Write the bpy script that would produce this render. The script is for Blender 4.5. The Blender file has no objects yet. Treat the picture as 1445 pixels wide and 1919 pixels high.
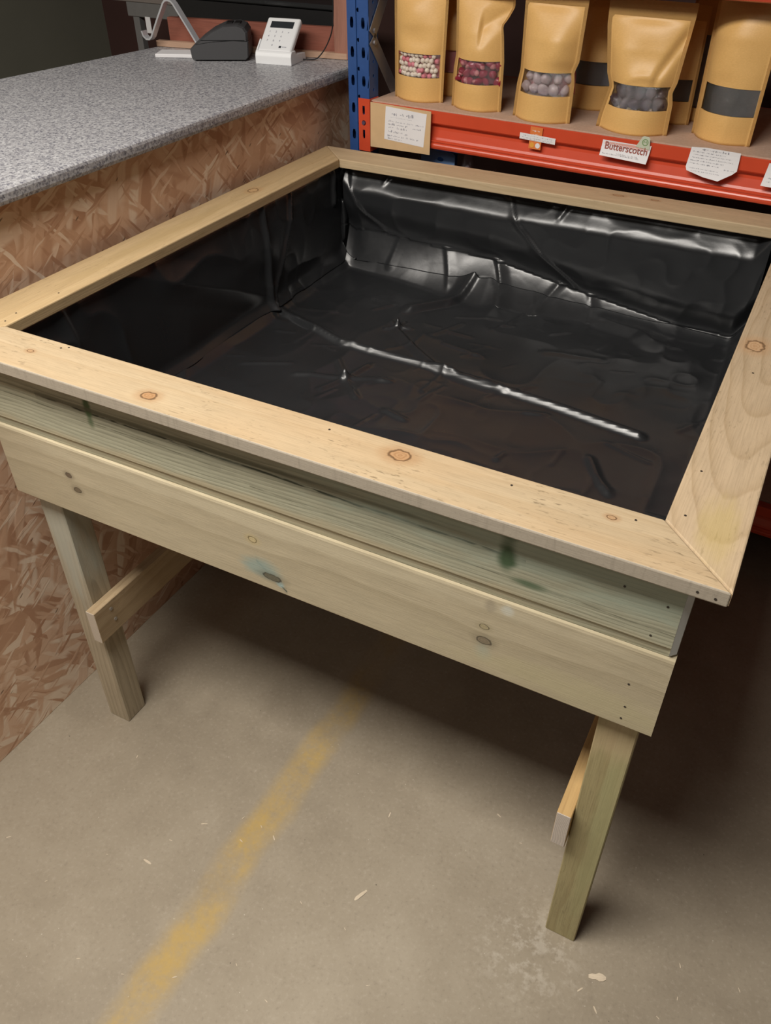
import bpy, bmesh, math, random
import numpy as np
from mathutils import Vector, Matrix
random.seed(7)
C = bpy.context.scene.collection
SC = bpy.context.scene
PI = math.pi

# ------------------------------------------------------------------ camera, world, lights, exposure
cam = bpy.data.cameras.new('camera'); cam_o = bpy.data.objects.new('camera', cam); C.objects.link(cam_o)
cam.sensor_fit = 'HORIZONTAL'; cam.sensor_width = 36.0
cam.lens = 1536.65 / 1445 * 36.0
cam.shift_x = -(743.85 - 722.5) / 1445; cam.shift_y = (953.23 - 959.5) / 1445
cam.clip_start = 0.02
Rr = [[0.888572, 0.458693, 0.006295], [-0.290142, 0.551323, 0.782215], [-0.355326, 0.696881, -0.622977]]
cam_o.matrix_world = Matrix(((Rr[0][0], Rr[1][0], -Rr[2][0], 1.26210), (Rr[0][1], Rr[1][1], -Rr[2][1], -0.73566),
                             (Rr[0][2], Rr[1][2], -Rr[2][2], 1.61346), (0, 0, 0, 1)))
SC.camera = cam_o

w = bpy.data.worlds.new('warehouse_ambient'); SC.world = w; w.use_nodes = True
w.node_tree.nodes['Background'].inputs[0].default_value = (0.80, 0.58, 0.53, 1)
w.node_tree.nodes['Background'].inputs[1].default_value = 0.055

def area(name, loc, rot, sx, sy, energy, col):
    l = bpy.data.lights.new(name, 'AREA'); l.shape = 'RECTANGLE'; l.size = sx; l.size_y = sy
    l.energy = energy; l.color = col
    o = bpy.data.objects.new(name, l); C.objects.link(o); o.location = loc; o.rotation_euler = rot
    return o
WARM = (1.0, 0.945, 0.87)
area('tube_light_near_left', (-0.60, -0.80, 2.75), (0, 0, 0), 1.2, 0.6, 46, WARM)
area('tube_light_near', (0.55, -0.80, 2.75), (0, 0, 0), 1.0, 0.6, 64, WARM)
area('fill_light_front', (0.5, -2.3, 3.0), (math.radians(20), 0, 0), 1.8, 0.6, 9, (1.0, 0.95, 0.88))  # weak front fill, added to lift the upright faces; not a known lamp

vs = SC.view_settings
vs.view_transform = 'Standard'; vs.look = 'None'; vs.exposure = -0.06; vs.gamma = 1.0; vs.use_curve_mapping = False

# ------------------------------------------------------------------ node helper
class G:
    def __init__(s, name, rough=0.6, spec=0.4):
        s.mat = bpy.data.materials.new(name); s.mat.use_nodes = True
        s.t = s.mat.node_tree; s.b = s.t.nodes['Principled BSDF']
        s.b.inputs['Roughness'].default_value = rough
        s.b.inputs['Specular IOR Level'].default_value = spec
        s.oc = s.t.nodes.new('ShaderNodeTexCoord').outputs['Object']
    def put(s, sock, v):
        if isinstance(v, bpy.types.NodeSocket): s.t.links.new(v, sock)
        elif isinstance(v, (tuple, list)) and sock.type == 'RGBA' and len(v) == 3: sock.default_value = (*v, 1)
        else: sock.default_value = v
    def m(s, op, a, b=None, c=None):
        n = s.t.nodes.new('ShaderNodeMath'); n.operation = op
        s.put(n.inputs[0], a)
        if b is not None: s.put(n.inputs[1], b)
        if c is not None: s.put(n.inputs[2], c)
        return n.outputs[0]
    def sep(s, v):
        n = s.t.nodes.new('ShaderNodeSeparateXYZ'); s.put(n.inputs[0], v); return n.outputs
    def comb(s, x, y, z):
        n = s.t.nodes.new('ShaderNodeCombineXYZ')
        for i, q in enumerate((x, y, z)): s.put(n.inputs[i], q)
        return n.outputs[0]
    def mapp(s, v, scale=(1, 1, 1), rot=(0, 0, 0), loc=(0, 0, 0)):
        n = s.t.nodes.new('ShaderNodeMapping'); s.put(n.inputs[0], v)
        n.inputs['Scale'].default_value = scale; n.inputs['Rotation'].default_value = rot; n.inputs['Location'].default_value = loc
        return n.outputs[0]
    def noise(s, v, scale, detail=2, rough=0.5, col=False):
        n = s.t.nodes.new('ShaderNodeTexNoise'); s.put(n.inputs['Vector'], v)
        n.inputs['Scale'].default_value = scale; n.inputs['Detail'].default_value = detail; n.inputs['Roughness'].default_value = rough
        return n.outputs['Color' if col else 'Fac']
    def vor(s, v, scale, feature='F1'):
        n = s.t.nodes.new('ShaderNodeTexVoronoi'); s.put(n.inputs['Vector'], v); n.feature = feature
        n.inputs['Scale'].default_value = scale
        return n.outputs
    def ramp(s, v, stops):
        n = s.t.nodes.new('ShaderNodeValToRGB'); s.put(n.inputs[0], v); e = n.color_ramp.elements
        while len(e) < len(stops): e.new(0.5)
        for el, (p, c) in zip(e, stops):
            el.position = p; el.color = (*c, 1) if isinstance(c, (tuple, list)) else (c, c, c, 1)
        return n.outputs[0]
    def step(s, v, a, b):
        n = s.t.nodes.new('ShaderNodeMapRange'); n.interpolation_type = 'SMOOTHSTEP'
        s.put(n.inputs[0], v); n.inputs[1].default_value = a; n.inputs[2].default_value = b
        return n.outputs[0]
    def mix(s, f, a, b, mode='MIX'):
        n = s.t.nodes.new('ShaderNodeMix'); n.data_type = 'RGBA'; n.blend_type = mode
        s.put(n.inputs[0], f); s.put(n.inputs[6], a); s.put(n.inputs[7], b)
        return n.outputs[2]
    def bump(s, h, strength=0.3, dist=0.002):
        n = s.t.nodes.new('ShaderNodeBump'); s.put(n.inputs['Height'], h)
        n.inputs['Strength'].default_value = strength; n.inputs['Distance'].default_value = dist
        s.t.links.new(n.outputs[0], s.b.inputs['Normal'])
    def color(s, c): s.put(s.b.inputs['Base Color'], c); return s.mat

def srgb(r, g, b):
    f = lambda c: (c / 255 / 12.92) if c / 255 <= 0.04045 else ((c / 255 + 0.055) / 1.055) ** 2.4
    return (f(r), f(g), f(b))

def plain(name, col, rough=0.5, spec=0.4, metal=0.0, mottled=0.06, scale=40):
    g = G(name, rough, spec); g.b.inputs['Metallic'].default_value = metal
    n = g.noise(g.oc, scale, 3)
    d = tuple(c * (1 - mottled * 2) for c in col); l = tuple(min(1, c * (1 + mottled)) for c in col)
    return g.color(g.mix(n, d, l))

def wood(name, base, late, spacing=0.006, axis=(0.04, -0.05, 0.0, 0.0), knots=(), stains=(), speck=0.0, fib=0.16,
         patch=None, ringpow=2.0, ringamt=0.6, wob=0.012, rough=0.62, seed=0.0, bumpk=0.25, ends=None, cracks=(), sawn=None):
    """grain along object X; rings round a tilted pith axis, knots (u, v, ru, rv, dark colour), stains (u, v, ru, rv, colour, amount)"""
    g = G(name, rough, 0.3)
    u, v, ww = g.sep(g.oc)
    sv = g.mapp(g.oc, (1, 1, 1), (0, 0, 0), (seed * 3.1, seed * 1.7, seed))
    n1 = g.noise(g.mapp(sv, (2.2, 7, 7)), 1.0, 2)
    vv = g.m('ADD', v, g.m('MULTIPLY', g.m('SUBTRACT', n1, 0.5), wob * 2))
    masks = []
    for (ku, kv, ru, rv, kc, *kf) in knots:
        du = g.m('DIVIDE', g.m('SUBTRACT', u, ku), ru); dv = g.m('DIVIDE', g.m('SUBTRACT', v, kv), rv)
        d = g.m('SQRT', g.m('ADD', g.m('MULTIPLY', du, du), g.m('MULTIPLY', dv, dv)))
        d = g.m('ADD', d, g.m('MULTIPLY', g.m('SUBTRACT', g.noise(sv, 90, 2), 0.5), 0.7))
        masks.append((d, kc, kf[0] if kf else 0.55))
        # grain swells round the knot
        infl = g.m('EXPONENT', g.m('MULTIPLY', g.m('ADD', g.m('MULTIPLY', g.m('MULTIPLY', du, du), 0.25), g.m('MULTIPLY', dv, dv)), -0.10))
        sgn = g.m('MULTIPLY', g.m('TANH', dv), -rv * 0.9)
        vv = g.m('ADD', vv, g.m('MULTIPLY', infl, sgn))
    v0, w0, tv, tw = axis
    a = g.m('SUBTRACT', g.m('SUBTRACT', vv, v0), g.m('MULTIPLY', u, tv))
    b = g.m('SUBTRACT', g.m('SUBTRACT', ww, w0), g.m('MULTIPLY', u, tw))
    r = g.m('SQRT', g.m('ADD', g.m('MULTIPLY', a, a), g.m('MULTIPLY', b, b)))
    r = g.m('ADD', r, g.m('MULTIPLY', g.noise(g.mapp(sv, (3, 14, 14)), 1.0, 3), spacing * 1.3))
    ring = g.m('FRACT', g.m('DIVIDE', r, spacing))
    ring = g.m('POWER', ring, ringpow)
    ring = g.m('MULTIPLY', ring, g.step(g.m('SUBTRACT', 1.0, g.m('FRACT', g.m('DIVIDE', r, spacing))), 0.0, 0.10))
    ring = g.m('MULTIPLY', ring, g.m('ADD', 0.45, g.noise(g.mapp(sv, (1.5, 25, 25)), 1.0, 2)))
    col = g.mix(g.m('MULTIPLY', ring, ringamt), base, late)
    mott = g.step(g.noise(g.mapp(sv, (11, 52, 52)), 1.0, 4, 0.65), 0.30, 0.72)
    col = g.mix(g.m('MULTIPLY', mott, 0.26), col, tuple(c * 0.62 for c in base))
    if patch: col = g.mix(g.m('MULTIPLY', g.step(g.noise(g.mapp(sv, (2.0, 9, 9)), 1.3, 2), 0.42, 0.66), patch[1]), col, patch[0])
    fibn = g.noise(g.mapp(sv, (14, 420, 420)), 1.0, 2, 0.6)
    col = g.mix(g.m('MULTIPLY', g.step(fibn, 0.42, 0.75), fib), col, tuple(c * 0.45 for c in late))
    if speck > 0:
        sp = g.noise(g.mapp(sv, (55, 210, 210)), 1.0, 2, 0.6)
        spl = g.step(g.noise(sv, 9, 2), 0.42, 0.68)
        col = g.mix(g.m('MULTIPLY', g.m('MULTIPLY', g.step(sp, 0.56, 0.70), spl), speck), col, tuple(c * 0.30 for c in late))
    for (cu0, cu1, cv0, cv1, cw, cc, amt) in cracks:
        t = g.m('DIVIDE', g.m('SUBTRACT', u, cu0), cu1 - cu0)
        line = g.m('ADD', g.m('MULTIPLY', t, cv1 - cv0), cv0)
        line = g.m('ADD', line, g.m('MULTIPLY', g.m('SUBTRACT', g.noise(g.mapp(sv, (5, 1, 1)), 1.0, 4, 0.6), 0.5), 0.010))
        dd = g.m('ABSOLUTE', g.m('SUBTRACT', v, line))
        on_ = g.m('MULTIPLY', g.m('GREATER_THAN', t, 0.0), g.m('LESS_THAN', t, 1.0))
        gap = g.step(g.noise(g.mapp(sv, (26, 160, 1)), 1.0, 2), 0.36, 0.55)
        col = g.mix(g.m('MULTIPLY', g.m('MULTIPLY', g.m('SUBTRACT', 1.0, g.step(dd, cw * 0.3, cw)), on_), g.m('MULTIPLY', gap, amt)), col, cc)
        col = g.mix(g.m('MULTIPLY', g.m('MULTIPLY', g.m('SUBTRACT', 1.0, g.step(dd, 0.0, cw * 5)), on_), amt * 0.28), col, cc)
    for (su, sv2, ru, rv, sc_, amt) in stains:
        du = g.m('DIVIDE', g.m('SUBTRACT', u, su), ru); dv = g.m('DIVIDE', g.m('SUBTRACT', v, sv2), rv)
        d = g.m('ADD', g.m('SQRT', g.m('ADD', g.m('MULTIPLY', du, du), g.m('MULTIPLY', dv, dv))),
                g.m('MULTIPLY', g.m('SUBTRACT', g.noise(g.mapp(sv, (12, 40, 40)), 1.0, 3), 0.5), 1.2))
        col = g.mix(g.m('MULTIPLY', g.m('SUBTRACT', 1.0, g.step(d, 0.25, 1.0)), amt), col, sc_)
    for d, kc, kfill in masks:
        col = g.mix(g.m('MULTIPLY', g.m('SUBTRACT', 1.0, g.step(d, 0.8, 2.6)), 0.45), col, tuple(c * 1.7 for c in kc))
        rings = g.m('ADD', 0.5, g.m('MULTIPLY', g.m('SINE', g.m('MULTIPLY', d, 16.0)), 0.5))
        kin = g.mix(g.m('MULTIPLY', rings, 0.45), g.mix(kfill, tuple(min(1, c * 2.0) for c in kc), base), tuple(min(1, c * 1.3) for c in kc))
        col = g.mix(g.m('SUBTRACT', 1.0, g.step(d, 0.85, 1.0)), col, kin)
        edge = g.m('MULTIPLY', g.step(d, 0.78, 0.95), g.m('SUBTRACT', 1.0, g.step(d, 0.98, 1.2)))
        col = g.mix(g.m('MULTIPLY', edge, 0.75), col, tuple(c * 0.35 for c in kc))
    if sawn:
        saw = g.step(g.noise(g.mapp(sv, (70, 3, 6)), 1.0, 3, 0.7), 0.50, 0.72)
        ec = g.mix(g.m('MULTIPLY', saw, 0.35), sawn[1], tuple(c * 0.55 for c in sawn[1]))
        ec = g.mix(g.m('MULTIPLY', g.step(g.noise(sv, 260, 3, 0.7), 0.5, 0.7), 0.3), ec, tuple(c * 0.6 for c in sawn[1]))
        col = g.mix(g.m('LESS_THAN', v, sawn[0]), col, ec)
    if ends:   # paler sawn end grain beyond these lengths
        e = g.m('ADD', g.m('LESS_THAN', u, ends[0]), g.m('GREATER_THAN', u, ends[1]))
        er = g.m('FRACT', g.m('DIVIDE', g.m('ADD', r, g.m('MULTIPLY', fibn, 0.001)), 0.0042))
        col = g.mix(e, col, g.mix(g.m('MULTIPLY', er, 0.5), ends[2], tuple(c * 0.5 for c in ends[2])))
    g.bump(g.m('ADD', g.m('MULTIPLY', fibn, 0.7), g.m('MULTIPLY', g.noise(sv, 60, 3), 0.8)), bumpk, 0.0015)
    return g.color(col)

# ------------------------------------------------------------------ mesh helpers
def link(o, parent=None):
    C.objects.link(o)
    if parent is not None: o.parent = parent
    return o
def mesh(name, verts, faces, mat, parent=None, smooth=False):
    me = bpy.data.meshes.new(name); me.from_pydata([tuple(map(float, v)) for v in verts], [], [tuple(map(int, f)) for f in faces]); me.update()
    if smooth: me.polygons.foreach_set('use_smooth', [True] * len(me.polygons))
    me.materials.append(mat)
    return link(bpy.data.objects.new(name, me), parent)
def from_bm(name, bm, mat, parent=None, smooth=False, loc=None, rot=None):
    bmesh.ops.recalc_face_normals(bm, faces=bm.faces)
    me = bpy.data.meshes.new(name); bm.to_mesh(me); bm.free()
    if smooth: me.polygons.foreach_set('use_smooth', [True] * len(me.polygons))
    me.materials.append(mat)
    o = link(bpy.data.objects.new(name, me), parent)
    if loc is not None: o.location = loc
    if rot is not None: o.rotation_euler = rot
    return o
def prism_bm(poly, z0, z1, bevel=0.0, segs=1):
    """polygon in XY extruded in Z"""
    bm = bmesh.new()
    n = len(poly)
    a = [bm.verts.new((x, y, z0)) for x, y in poly]; b = [bm.verts.new((x, y, z1)) for x, y in poly]
    bm.faces.new(a[::-1]); bm.faces.new(b)
    for i in range(n): bm.faces.new((a[i], a[(i + 1) % n], b[(i + 1) % n], b[i]))
    if bevel: bmesh.ops.bevel(bm, geom=bm.edges[:], offset=bevel, segments=segs, profile=0.5, affect='EDGES')
    return bm
def box_bm(x0, x1, y0, y1, z0, z1, bevel=0.0, segs=1):
    return prism_bm([(x0, y0), (x1, y0), (x1, y1), (x0, y1)], z0, z1, bevel, segs)
def box(name, x0, x1, y0, y1, z0, z1, mat, parent=None, bevel=0.0, segs=1, loc=None, rot=None, smooth=False):
    return from_bm(name, box_bm(x0, x1, y0, y1, z0, z1, bevel, segs), mat, parent, smooth, loc, rot)
def disc_bm(r, z0, z1, n=10):
    return prism_bm([(r * math.cos(2 * PI * i / n), r * math.sin(2 * PI * i / n)) for i in range(n)], z0, z1)
def plate_bm(outline, holes, thick):
    """flat plate in XY with real holes, extruded to -Z"""
    bm = bmesh.new(); edges = []
    for loop in [outline] + holes:
        vsx = [bm.verts.new((x, y, 0)) for x, y in loop]
        for i in range(len(vsx)): edges.append(bm.edges.new((vsx[i], vsx[(i + 1) % len(vsx)])))
    bmesh.ops.triangle_fill(bm, use_beauty=True, use_dissolve=False, edges=edges)
    bmesh.ops.recalc_face_normals(bm, faces=bm.faces)
    r = bmesh.ops.extrude_face_region(bm, geom=bm.faces[:])
    bmesh.ops.translate(bm, vec=(0, 0, -thick), verts=[v for v in r['geom'] if isinstance(v, bmesh.types.BMVert)])
    return bm
def strip_bm(x0, x1, z0, z1, holes, thick):
    """tall strip in XY; every hole is an 8-point loop in its own cell, joined to the cell's rim by quads; extruded to -Z"""
    bm = bmesh.new(); holes = sorted(holes, key=lambda h: sum(p[1] for p in h))
    def rect(a, b):
        if b - a > 1e-6: bm.faces.new([bm.verts.new(q) for q in ((x0, a, 0), (x1, a, 0), (x1, b, 0), (x0, b, 0))])
    z = z0
    for h in holes:
        a = min(p[1] for p in h) - 0.003; b = max(p[1] for p in h) + 0.003
        cx = sum(p[0] for p in h) / 8; cz = sum(p[1] for p in h) / 8
        rect(z, a); z = b
        ring = sorted(h, key=lambda p: math.atan2(p[1] - cz, p[0] - cx))
        out = []
        for p in ring:
            dx, dz = p[0] - cx, p[1] - cz
            tx = ((x1 if dx > 0 else x0) - cx) / dx if abs(dx) > 1e-9 else 1e9; tz = ((b if dz > 0 else a) - cz) / dz if abs(dz) > 1e-9 else 1e9
            t = min(tx, tz); out.append((cx + dx * t, cz + dz * t))
        vi = [bm.verts.new((p[0], p[1], 0)) for p in ring]; vo = [bm.verts.new((p[0], p[1], 0)) for p in out]
        n = len(ring)
        for i in range(n):
            j = (i + 1) % n; extra = []
            for cxx, czz in ((x0, a), (x1, a), (x1, b), (x0, b)):
                if (abs(out[i][0] - cxx) < 1e-7 and abs(out[j][1] - czz) < 1e-7) or (abs(out[i][1] - czz) < 1e-7 and abs(out[j][0] - cxx) < 1e-7):
                    if not (abs(out[i][0] - cxx) < 1e-7 and abs(out[i][1] - czz) < 1e-7) and not (abs(out[j][0] - cxx) < 1e-7 and abs(out[j][1] - czz) < 1e-7): extra = [bm.verts.new((cxx, czz, 0))]
            bm.faces.new([vi[i], vo[i]] + extra + [vo[j], vi[j]])
    rect(z, z1)
    bmesh.ops.remove_doubles(bm, verts=bm.verts[:], dist=1e-6)
    bmesh.ops.recalc_face_normals(bm, faces=bm.faces)
    r = bmesh.ops.extrude_face_region(bm, geom=bm.faces[:])
    bmesh.ops.translate(bm, vec=(0, 0, -thick), verts=[v for v in r['geom'] if isinstance(v, bmesh.types.BMVert)])
    return bm
def tube_bm(pts, r, n=8):
    bm = bmesh.new(); rings = []
    P = [Vector(p) for p in pts]
    for i, p in enumerate(P):
        t = (P[min(i + 1, len(P) - 1)] - P[max(i - 1, 0)]).normalized()
        a = t.cross(Vector((0, 0, 1)));
        if a.length < 1e-4: a = t.cross(Vector((1, 0, 0)))
        a.normalize(); b = t.cross(a)
        rings.append([bm.verts.new(p + r * (math.cos(2 * PI * k / n) * a + math.sin(2 * PI * k / n) * b)) for k in range(n)])
    for i in range(len(P) - 1):
        for k in range(n): bm.faces.new((rings[i][k], rings[i][(k + 1) % n], rings[i + 1][(k + 1) % n], rings[i + 1][k]))
    bm.faces.new(rings[0][::-1]); bm.faces.new(rings[-1])
    return bm
def thing(name, label, cat, loc=(0, 0, 0), rz=0.0, group=None):
    o = bpy.data.objects.new(name, None); o.empty_display_size = 0.05; C.objects.link(o)
    o.location = loc; o.rotation_euler = (0, 0, rz)
    return tag(o, label, cat, group)
def tag(o, label, cat, group=None):
    o['label'] = label; o['category'] = cat
    if group: o['group'] = group
    return o
def struct(o): o['kind'] = 'structure'; return o
def text(name, s, size, mat, parent, loc, rot=(0, 0, 0), depth=0.0002, bold=0.0, align='CENTER'):
    cu = bpy.data.curves.new(name, 'FONT'); cu.body = s; cu.size = size; cu.extrude = depth; cu.offset = bold
    cu.align_x = align; cu.resolution_u = 3
    tmp = bpy.data.objects.new(name + '_tmp', cu); C.objects.link(tmp)
    dg = bpy.context.evaluated_depsgraph_get()
    me = bpy.data.meshes.new_from_object(tmp.evaluated_get(dg)); bpy.data.objects.remove(tmp)
    me.materials.clear(); me.materials.append(mat)
    o = bpy.data.objects.new(name, me); link(o, parent); o.location = loc; o.rotation_euler = rot
    return o

# value noise on arrays
_rng = np.random.RandomState(3); _T = _rng.rand(64, 64, 64)
def vnoise(P, scale):
    q = P * scale + 1000.0
    i = np.floor(q).astype(int); f = q - i; f = f * f * (3 - 2 * f); i &= 63; j = (i + 1) & 63
    x0, y0, z0 = i.T; x1, y1, z1 = j.T; fx, fy, fz = f.T
    L = lambda a, b, t: a + (b - a) * t
    return L(L(L(_T[x0, y0, z0], _T[x1, y0, z0], fx), L(_T[x0, y1, z0], _T[x1, y1, z0], fx), fy),
             L(L(_T[x0, y0, z1], _T[x1, y0, z1], fx), L(_T[x0, y1, z1], _T[x1, y1, z1], fx), fy), fz)

# ------------------------------------------------------------------ materials
M = {}
# concrete floor with a worn yellow paint line
g = G('concrete', 0.62, 0.35)
x, y, z = g.sep(g.oc)
n_big = g.noise(g.oc, 1.6, 4, 0.6); n_mid = g.noise(g.oc, 9, 5, 0.65); n_fine = g.noise(g.oc, 120, 3, 0.6)
col = g.ramp(g.m('ADD', g.m('MULTIPLY', n_big, 0.6), g.m('MULTIPLY', n_mid, 0.4)), [(0.30, (0.238, 0.198, 0.143)), (0.52, (0.315, 0.268, 0.198)), (0.72, (0.380, 0.330, 0.252))])
col = g.mix(g.m('MULTIPLY', g.step(n_fine, 0.52, 0.75), 0.22), col, (0.52, 0.46, 0.38))
col = g.mix(g.m('MULTIPLY', g.step(n_fine, 0.46, 0.25), 0.28), col, (0.16, 0.13, 0.10))
dsc = g.m('SQRT', g.m('ADD', g.m('POWER', g.m('SUBTRACT', x, 1.175), 2.0), g.m('POWER', g.m('SUBTRACT', y, 0.0), 2.0)))
sc = g.m('MULTIPLY', g.m('SUBTRACT', 1.0, g.step(dsc, 0.02, 0.14)), g.step(g.noise(g.oc, 30, 4, 0.7), 0.47, 0.62))
col = g.mix(g.m('MULTIPLY', sc, 0.32), col, (0.62, 0.57, 0.49))
specks = g.vor(g.oc, 34)[0]
col = g.mix(g.m('MULTIPLY', g.step(specks, 0.045, 0.02), 0.6), col, (0.66, 0.60, 0.50))
darks = g.vor(g.mapp(g.oc, (1, 1, 1), (0, 0, 0.6), (3, 5, 0)), 17)[0]
col = g.mix(g.m('MULTIPLY', g.step(darks, 0.03, 0.012), 0.7), col, (0.05, 0.04, 0.03))
lx = g.m('ABSOLUTE', g.m('SUBTRACT', g.m('ADD', x, g.m('MULTIPLY', g.m('SUBTRACT', g.noise(g.oc, 5, 2), 0.5), 0.05)), 0.588))
ln = g.m('SUBTRACT', 1.0, g.step(lx, 0.012, 0.055))
wear = g.step(g.m('ADD', g.m('MULTIPLY', g.noise(g.mapp(g.oc, (1, 0.8, 1)), 6.5, 3, 0.6), 0.75), g.m('MULTIPLY', g.noise(g.oc, 75, 4, 0.7), 0.28)), 0.40, 0.66)
fade = g.m('SUBTRACT', 1.0, g.m('MULTIPLY', g.step(y, 0.15, 0.6), 0.6))
col = g.mix(g.m('MULTIPLY', g.m('MULTIPLY', ln, g.m('ADD', 0.16, g.m('MULTIPLY', wear, 0.60))), fade), col, (0.50, 0.33, 0.075))
g.bump(g.m('ADD', n_fine, g.m('MULTIPLY', n_mid, 0.6)), 0.12, 0.002)
M['floor'] = g.color(col)

# OSB: layers of long flakes lying at many angles
def osb(name, tone):
    g = G(name, 0.5, 0.35)
    u, v, ww = g.sep(g.oc)
    p2 = g.comb(u, v, 0.0)
    p2 = g.mapp(p2)
    warp = g.noise(p2, 14, 2, 0.5, True)
    nadd = g.t.nodes.new('ShaderNodeVectorMath'); nadd.operation = 'MULTIPLY_ADD'
    g.put(nadd.inputs[0], warp); nadd.inputs[1].default_value = (0.02, 0.02, 0); g.put(nadd.inputs[2], p2)
    p2 = nadd.outputs[0]
    col = tone[1]; hsum = 0.5
    for k, (ang, sx, sy, thr) in enumerate([(0.15, 5, 18, -1), (-0.75, 6, 26, 0.45), (0.95, 6, 25, 0.5), (-0.2, 5, 30, 0.55), (1.9, 7, 34, 0.58), (0.5, 8, 50, 0.6), (-1.2, 7, 42, 0.62), (0.9, 12, 110, 0.7), (-0.45, 12, 120, 0.7)]):
        pr = g.mapp(p2, (1, 1, 1), (0, 0, ang))
        cell = g.vor(g.mapp(pr, (sx, sy, 1), (0, 0, 0), (k * 3.3, k * 7.7, 0)), 1.0)
        rnd = g.sep(cell[1])
        fl = g.ramp(rnd[1], [(0.0, tone[0]), (0.35, tone[1]), (0.7, tone[2]), (1.0, tone[3])])
        gr = g.noise(g.mapp(pr, (sx * 1.5, sy * 9, 1), (0, 0, 0), (k, k, 0)), 1.0, 3)
        fl = g.mix(g.m('MULTIPLY', gr, 0.35), fl, tone[0])
        edge = g.step(cell[0], 0.62, 0.40) if thr > 0 else 1.0
        msk = g.m('MULTIPLY', g.m('GREATER_THAN', rnd[0], thr), edge) if thr > 0 else 1.0
        col = g.mix(msk, col, fl)
        hsum = g.m('ADD', hsum, g.m('MULTIPLY', g.m('MULTIPLY', rnd[2], msk), 0.4))
    dk = g.vor(g.mapp(g.mapp(p2, (1, 1, 1), (0, 0, -0.5)), (16, 60, 1), (0, 0, 0), (9, 4, 0)), 1.0)
    col = g.mix(g.m('MULTIPLY', g.m('MULTIPLY', g.step(dk[0], 0.14, 0.06), g.m('GREATER_THAN', g.sep(dk[1])[0], 0.6)), 0.8), col, tuple(c * 0.25 for c in tone[0]))
    g.bump(hsum, 0.35, 0.002)
    return g.color(col)
M['osb'] = osb('oriented_strand_board', [(0.46, 0.255, 0.155), (0.64, 0.41, 0.27), (0.74, 0.51, 0.355), (0.90, 0.76, 0.60)])

# speckled worktop laminate
g = G('granite_laminate', 0.38, 0.45)
sp1 = g.vor(g.oc, 210); sp2 = g.vor(g.mapp(g.oc, (1, 1, 1), (0.3, 0.2, 0.7)), 330); sp3 = g.noise(g.oc, 130, 4, 0.7)
col = g.ramp(g.sep(sp1[1])[0], [(0.0, (0.19, 0.19, 0.215)), (0.22, (0.29, 0.285, 0.305)), (0.5, (0.38, 0.375, 0.385)), (1.0, (0.48, 0.48, 0.49))])
col = g.mix(g.m('MULTIPLY', g.step(g.sep(sp2[1])[1], 0.80, 0.82), 0.55), col, (0.07, 0.07, 0.095))
col = g.mix(g.m('MULTIPLY', g.step(sp3, 0.52, 0.62), 0.6), col, (0.60, 0.60, 0.61))
M['granite'] = g.color(col)

PALE = (0.60, 0.435, 0.255); LATE = (0.42, 0.265, 0.125)
KN = (0.20, 0.095, 0.035)
M['rim_front'] = wood('sawn_pine_front', (0.51, 0.395, 0.25), (0.41, 0.285, 0.155), 0.011, (0.03, -0.09, 0.004, 0.01),
    knots=[(0.46, 0.030, 0.013, 0.0095, KN, 0.3), (0.857, 0.066, 0.016, 0.0115, KN, 0.35), (0.2, 0.05, 0.006, 0.004, KN), (1.144, 0.069, 0.006, 0.004, KN)],
    speck=0.6, ringamt=0.42, fib=0.20, seed=1, patch=((0.50, 0.35, 0.20), 0.45), sawn=(0.0016, (0.36, 0.315, 0.25)))
M['rim_right'] = wood('sawn_pine_right', (0.54, 0.41, 0.265), (0.36, 0.25, 0.135), 0.016, (0.030, -0.115, 0.0, 0.16),
    knots=[(0.616, 0.068, 0.020, 0.014, (0.30, 0.16, 0.07))], stains=[(0.10, 0.035, 0.12, 0.03, (0.47, 0.36, 0.14), 0.55)],
    speck=0.35, ringamt=0.75, ringpow=4.0, fib=0.2, seed=5, wob=0.02)
M['rim_left'] = wood('sawn_pine_left', (0.56, 0.41, 0.225), (0.42, 0.28, 0.13), 0.012, (0.02, -0.08, 0.01, 0.0),
    knots=[(0.414, 0.046, 0.015, 0.011, (0.28, 0.16, 0.07))], stains=[(0.75, 0.05, 0.4, 0.03, (0.42, 0.30, 0.14), 0.5)], speck=0.3, ringamt=0.4, fib=0.2, seed=8)
M['rim_back'] = wood('sawn_pine_back', (0.58, 0.44, 0.27), (0.42, 0.30, 0.16), 0.012, (0.05, -0.08, 0.005, 0.0),
    knots=[(0.388, 0.03, 0.008, 0.004, KN), (0.473, 0.036, 0.012, 0.005, KN)], speck=0.3, ringamt=0.4, fib=0.2, seed=11)
GREEN = (0.27, 0.31, 0.225)
M['apron_upper'] = wood('green_treated_pine', (0.415, 0.405, 0.295), (0.145, 0.15, 0.10), 0.0062, (0.115, -0.03, 0.02, 0.0),
    knots=[], stains=[(1.04, 0.12, 0.55, 0.085, (0.40, 0.475, 0.385), 0.65), (0.245, 0.10, 0.010, 0.05, (0.07, 0.115, 0.05), 1.0),
                      (0.955, 0.080, 0.018, 0.04, (0.07, 0.115, 0.06), 1.0), (0.985, 0.045, 0.035, 0.010, (0.09, 0.13, 0.075), 0.9), (0.45, 0.094, 0.55, 0.006, (0.11, 0.115, 0.075), 0.75),
                      (0.55, 0.015, 0.85, 0.022, (0.42, 0.335, 0.205), 0.5)],
    ringamt=0.72, ringpow=2.2, fib=0.30, seed=14, wob=0.016, cracks=[(0.13, 0.98, 0.090, 0.080, 0.0028, (0.035, 0.04, 0.025), 1.0), (0.02, 0.5, 0.075, 0.066, 0.0014, (0.09, 0.09, 0.055), 0.6), (0.55, 1.19, 0.050, 0.040, 0.0012, (0.10, 0.10, 0.065), 0.6)])
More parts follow.
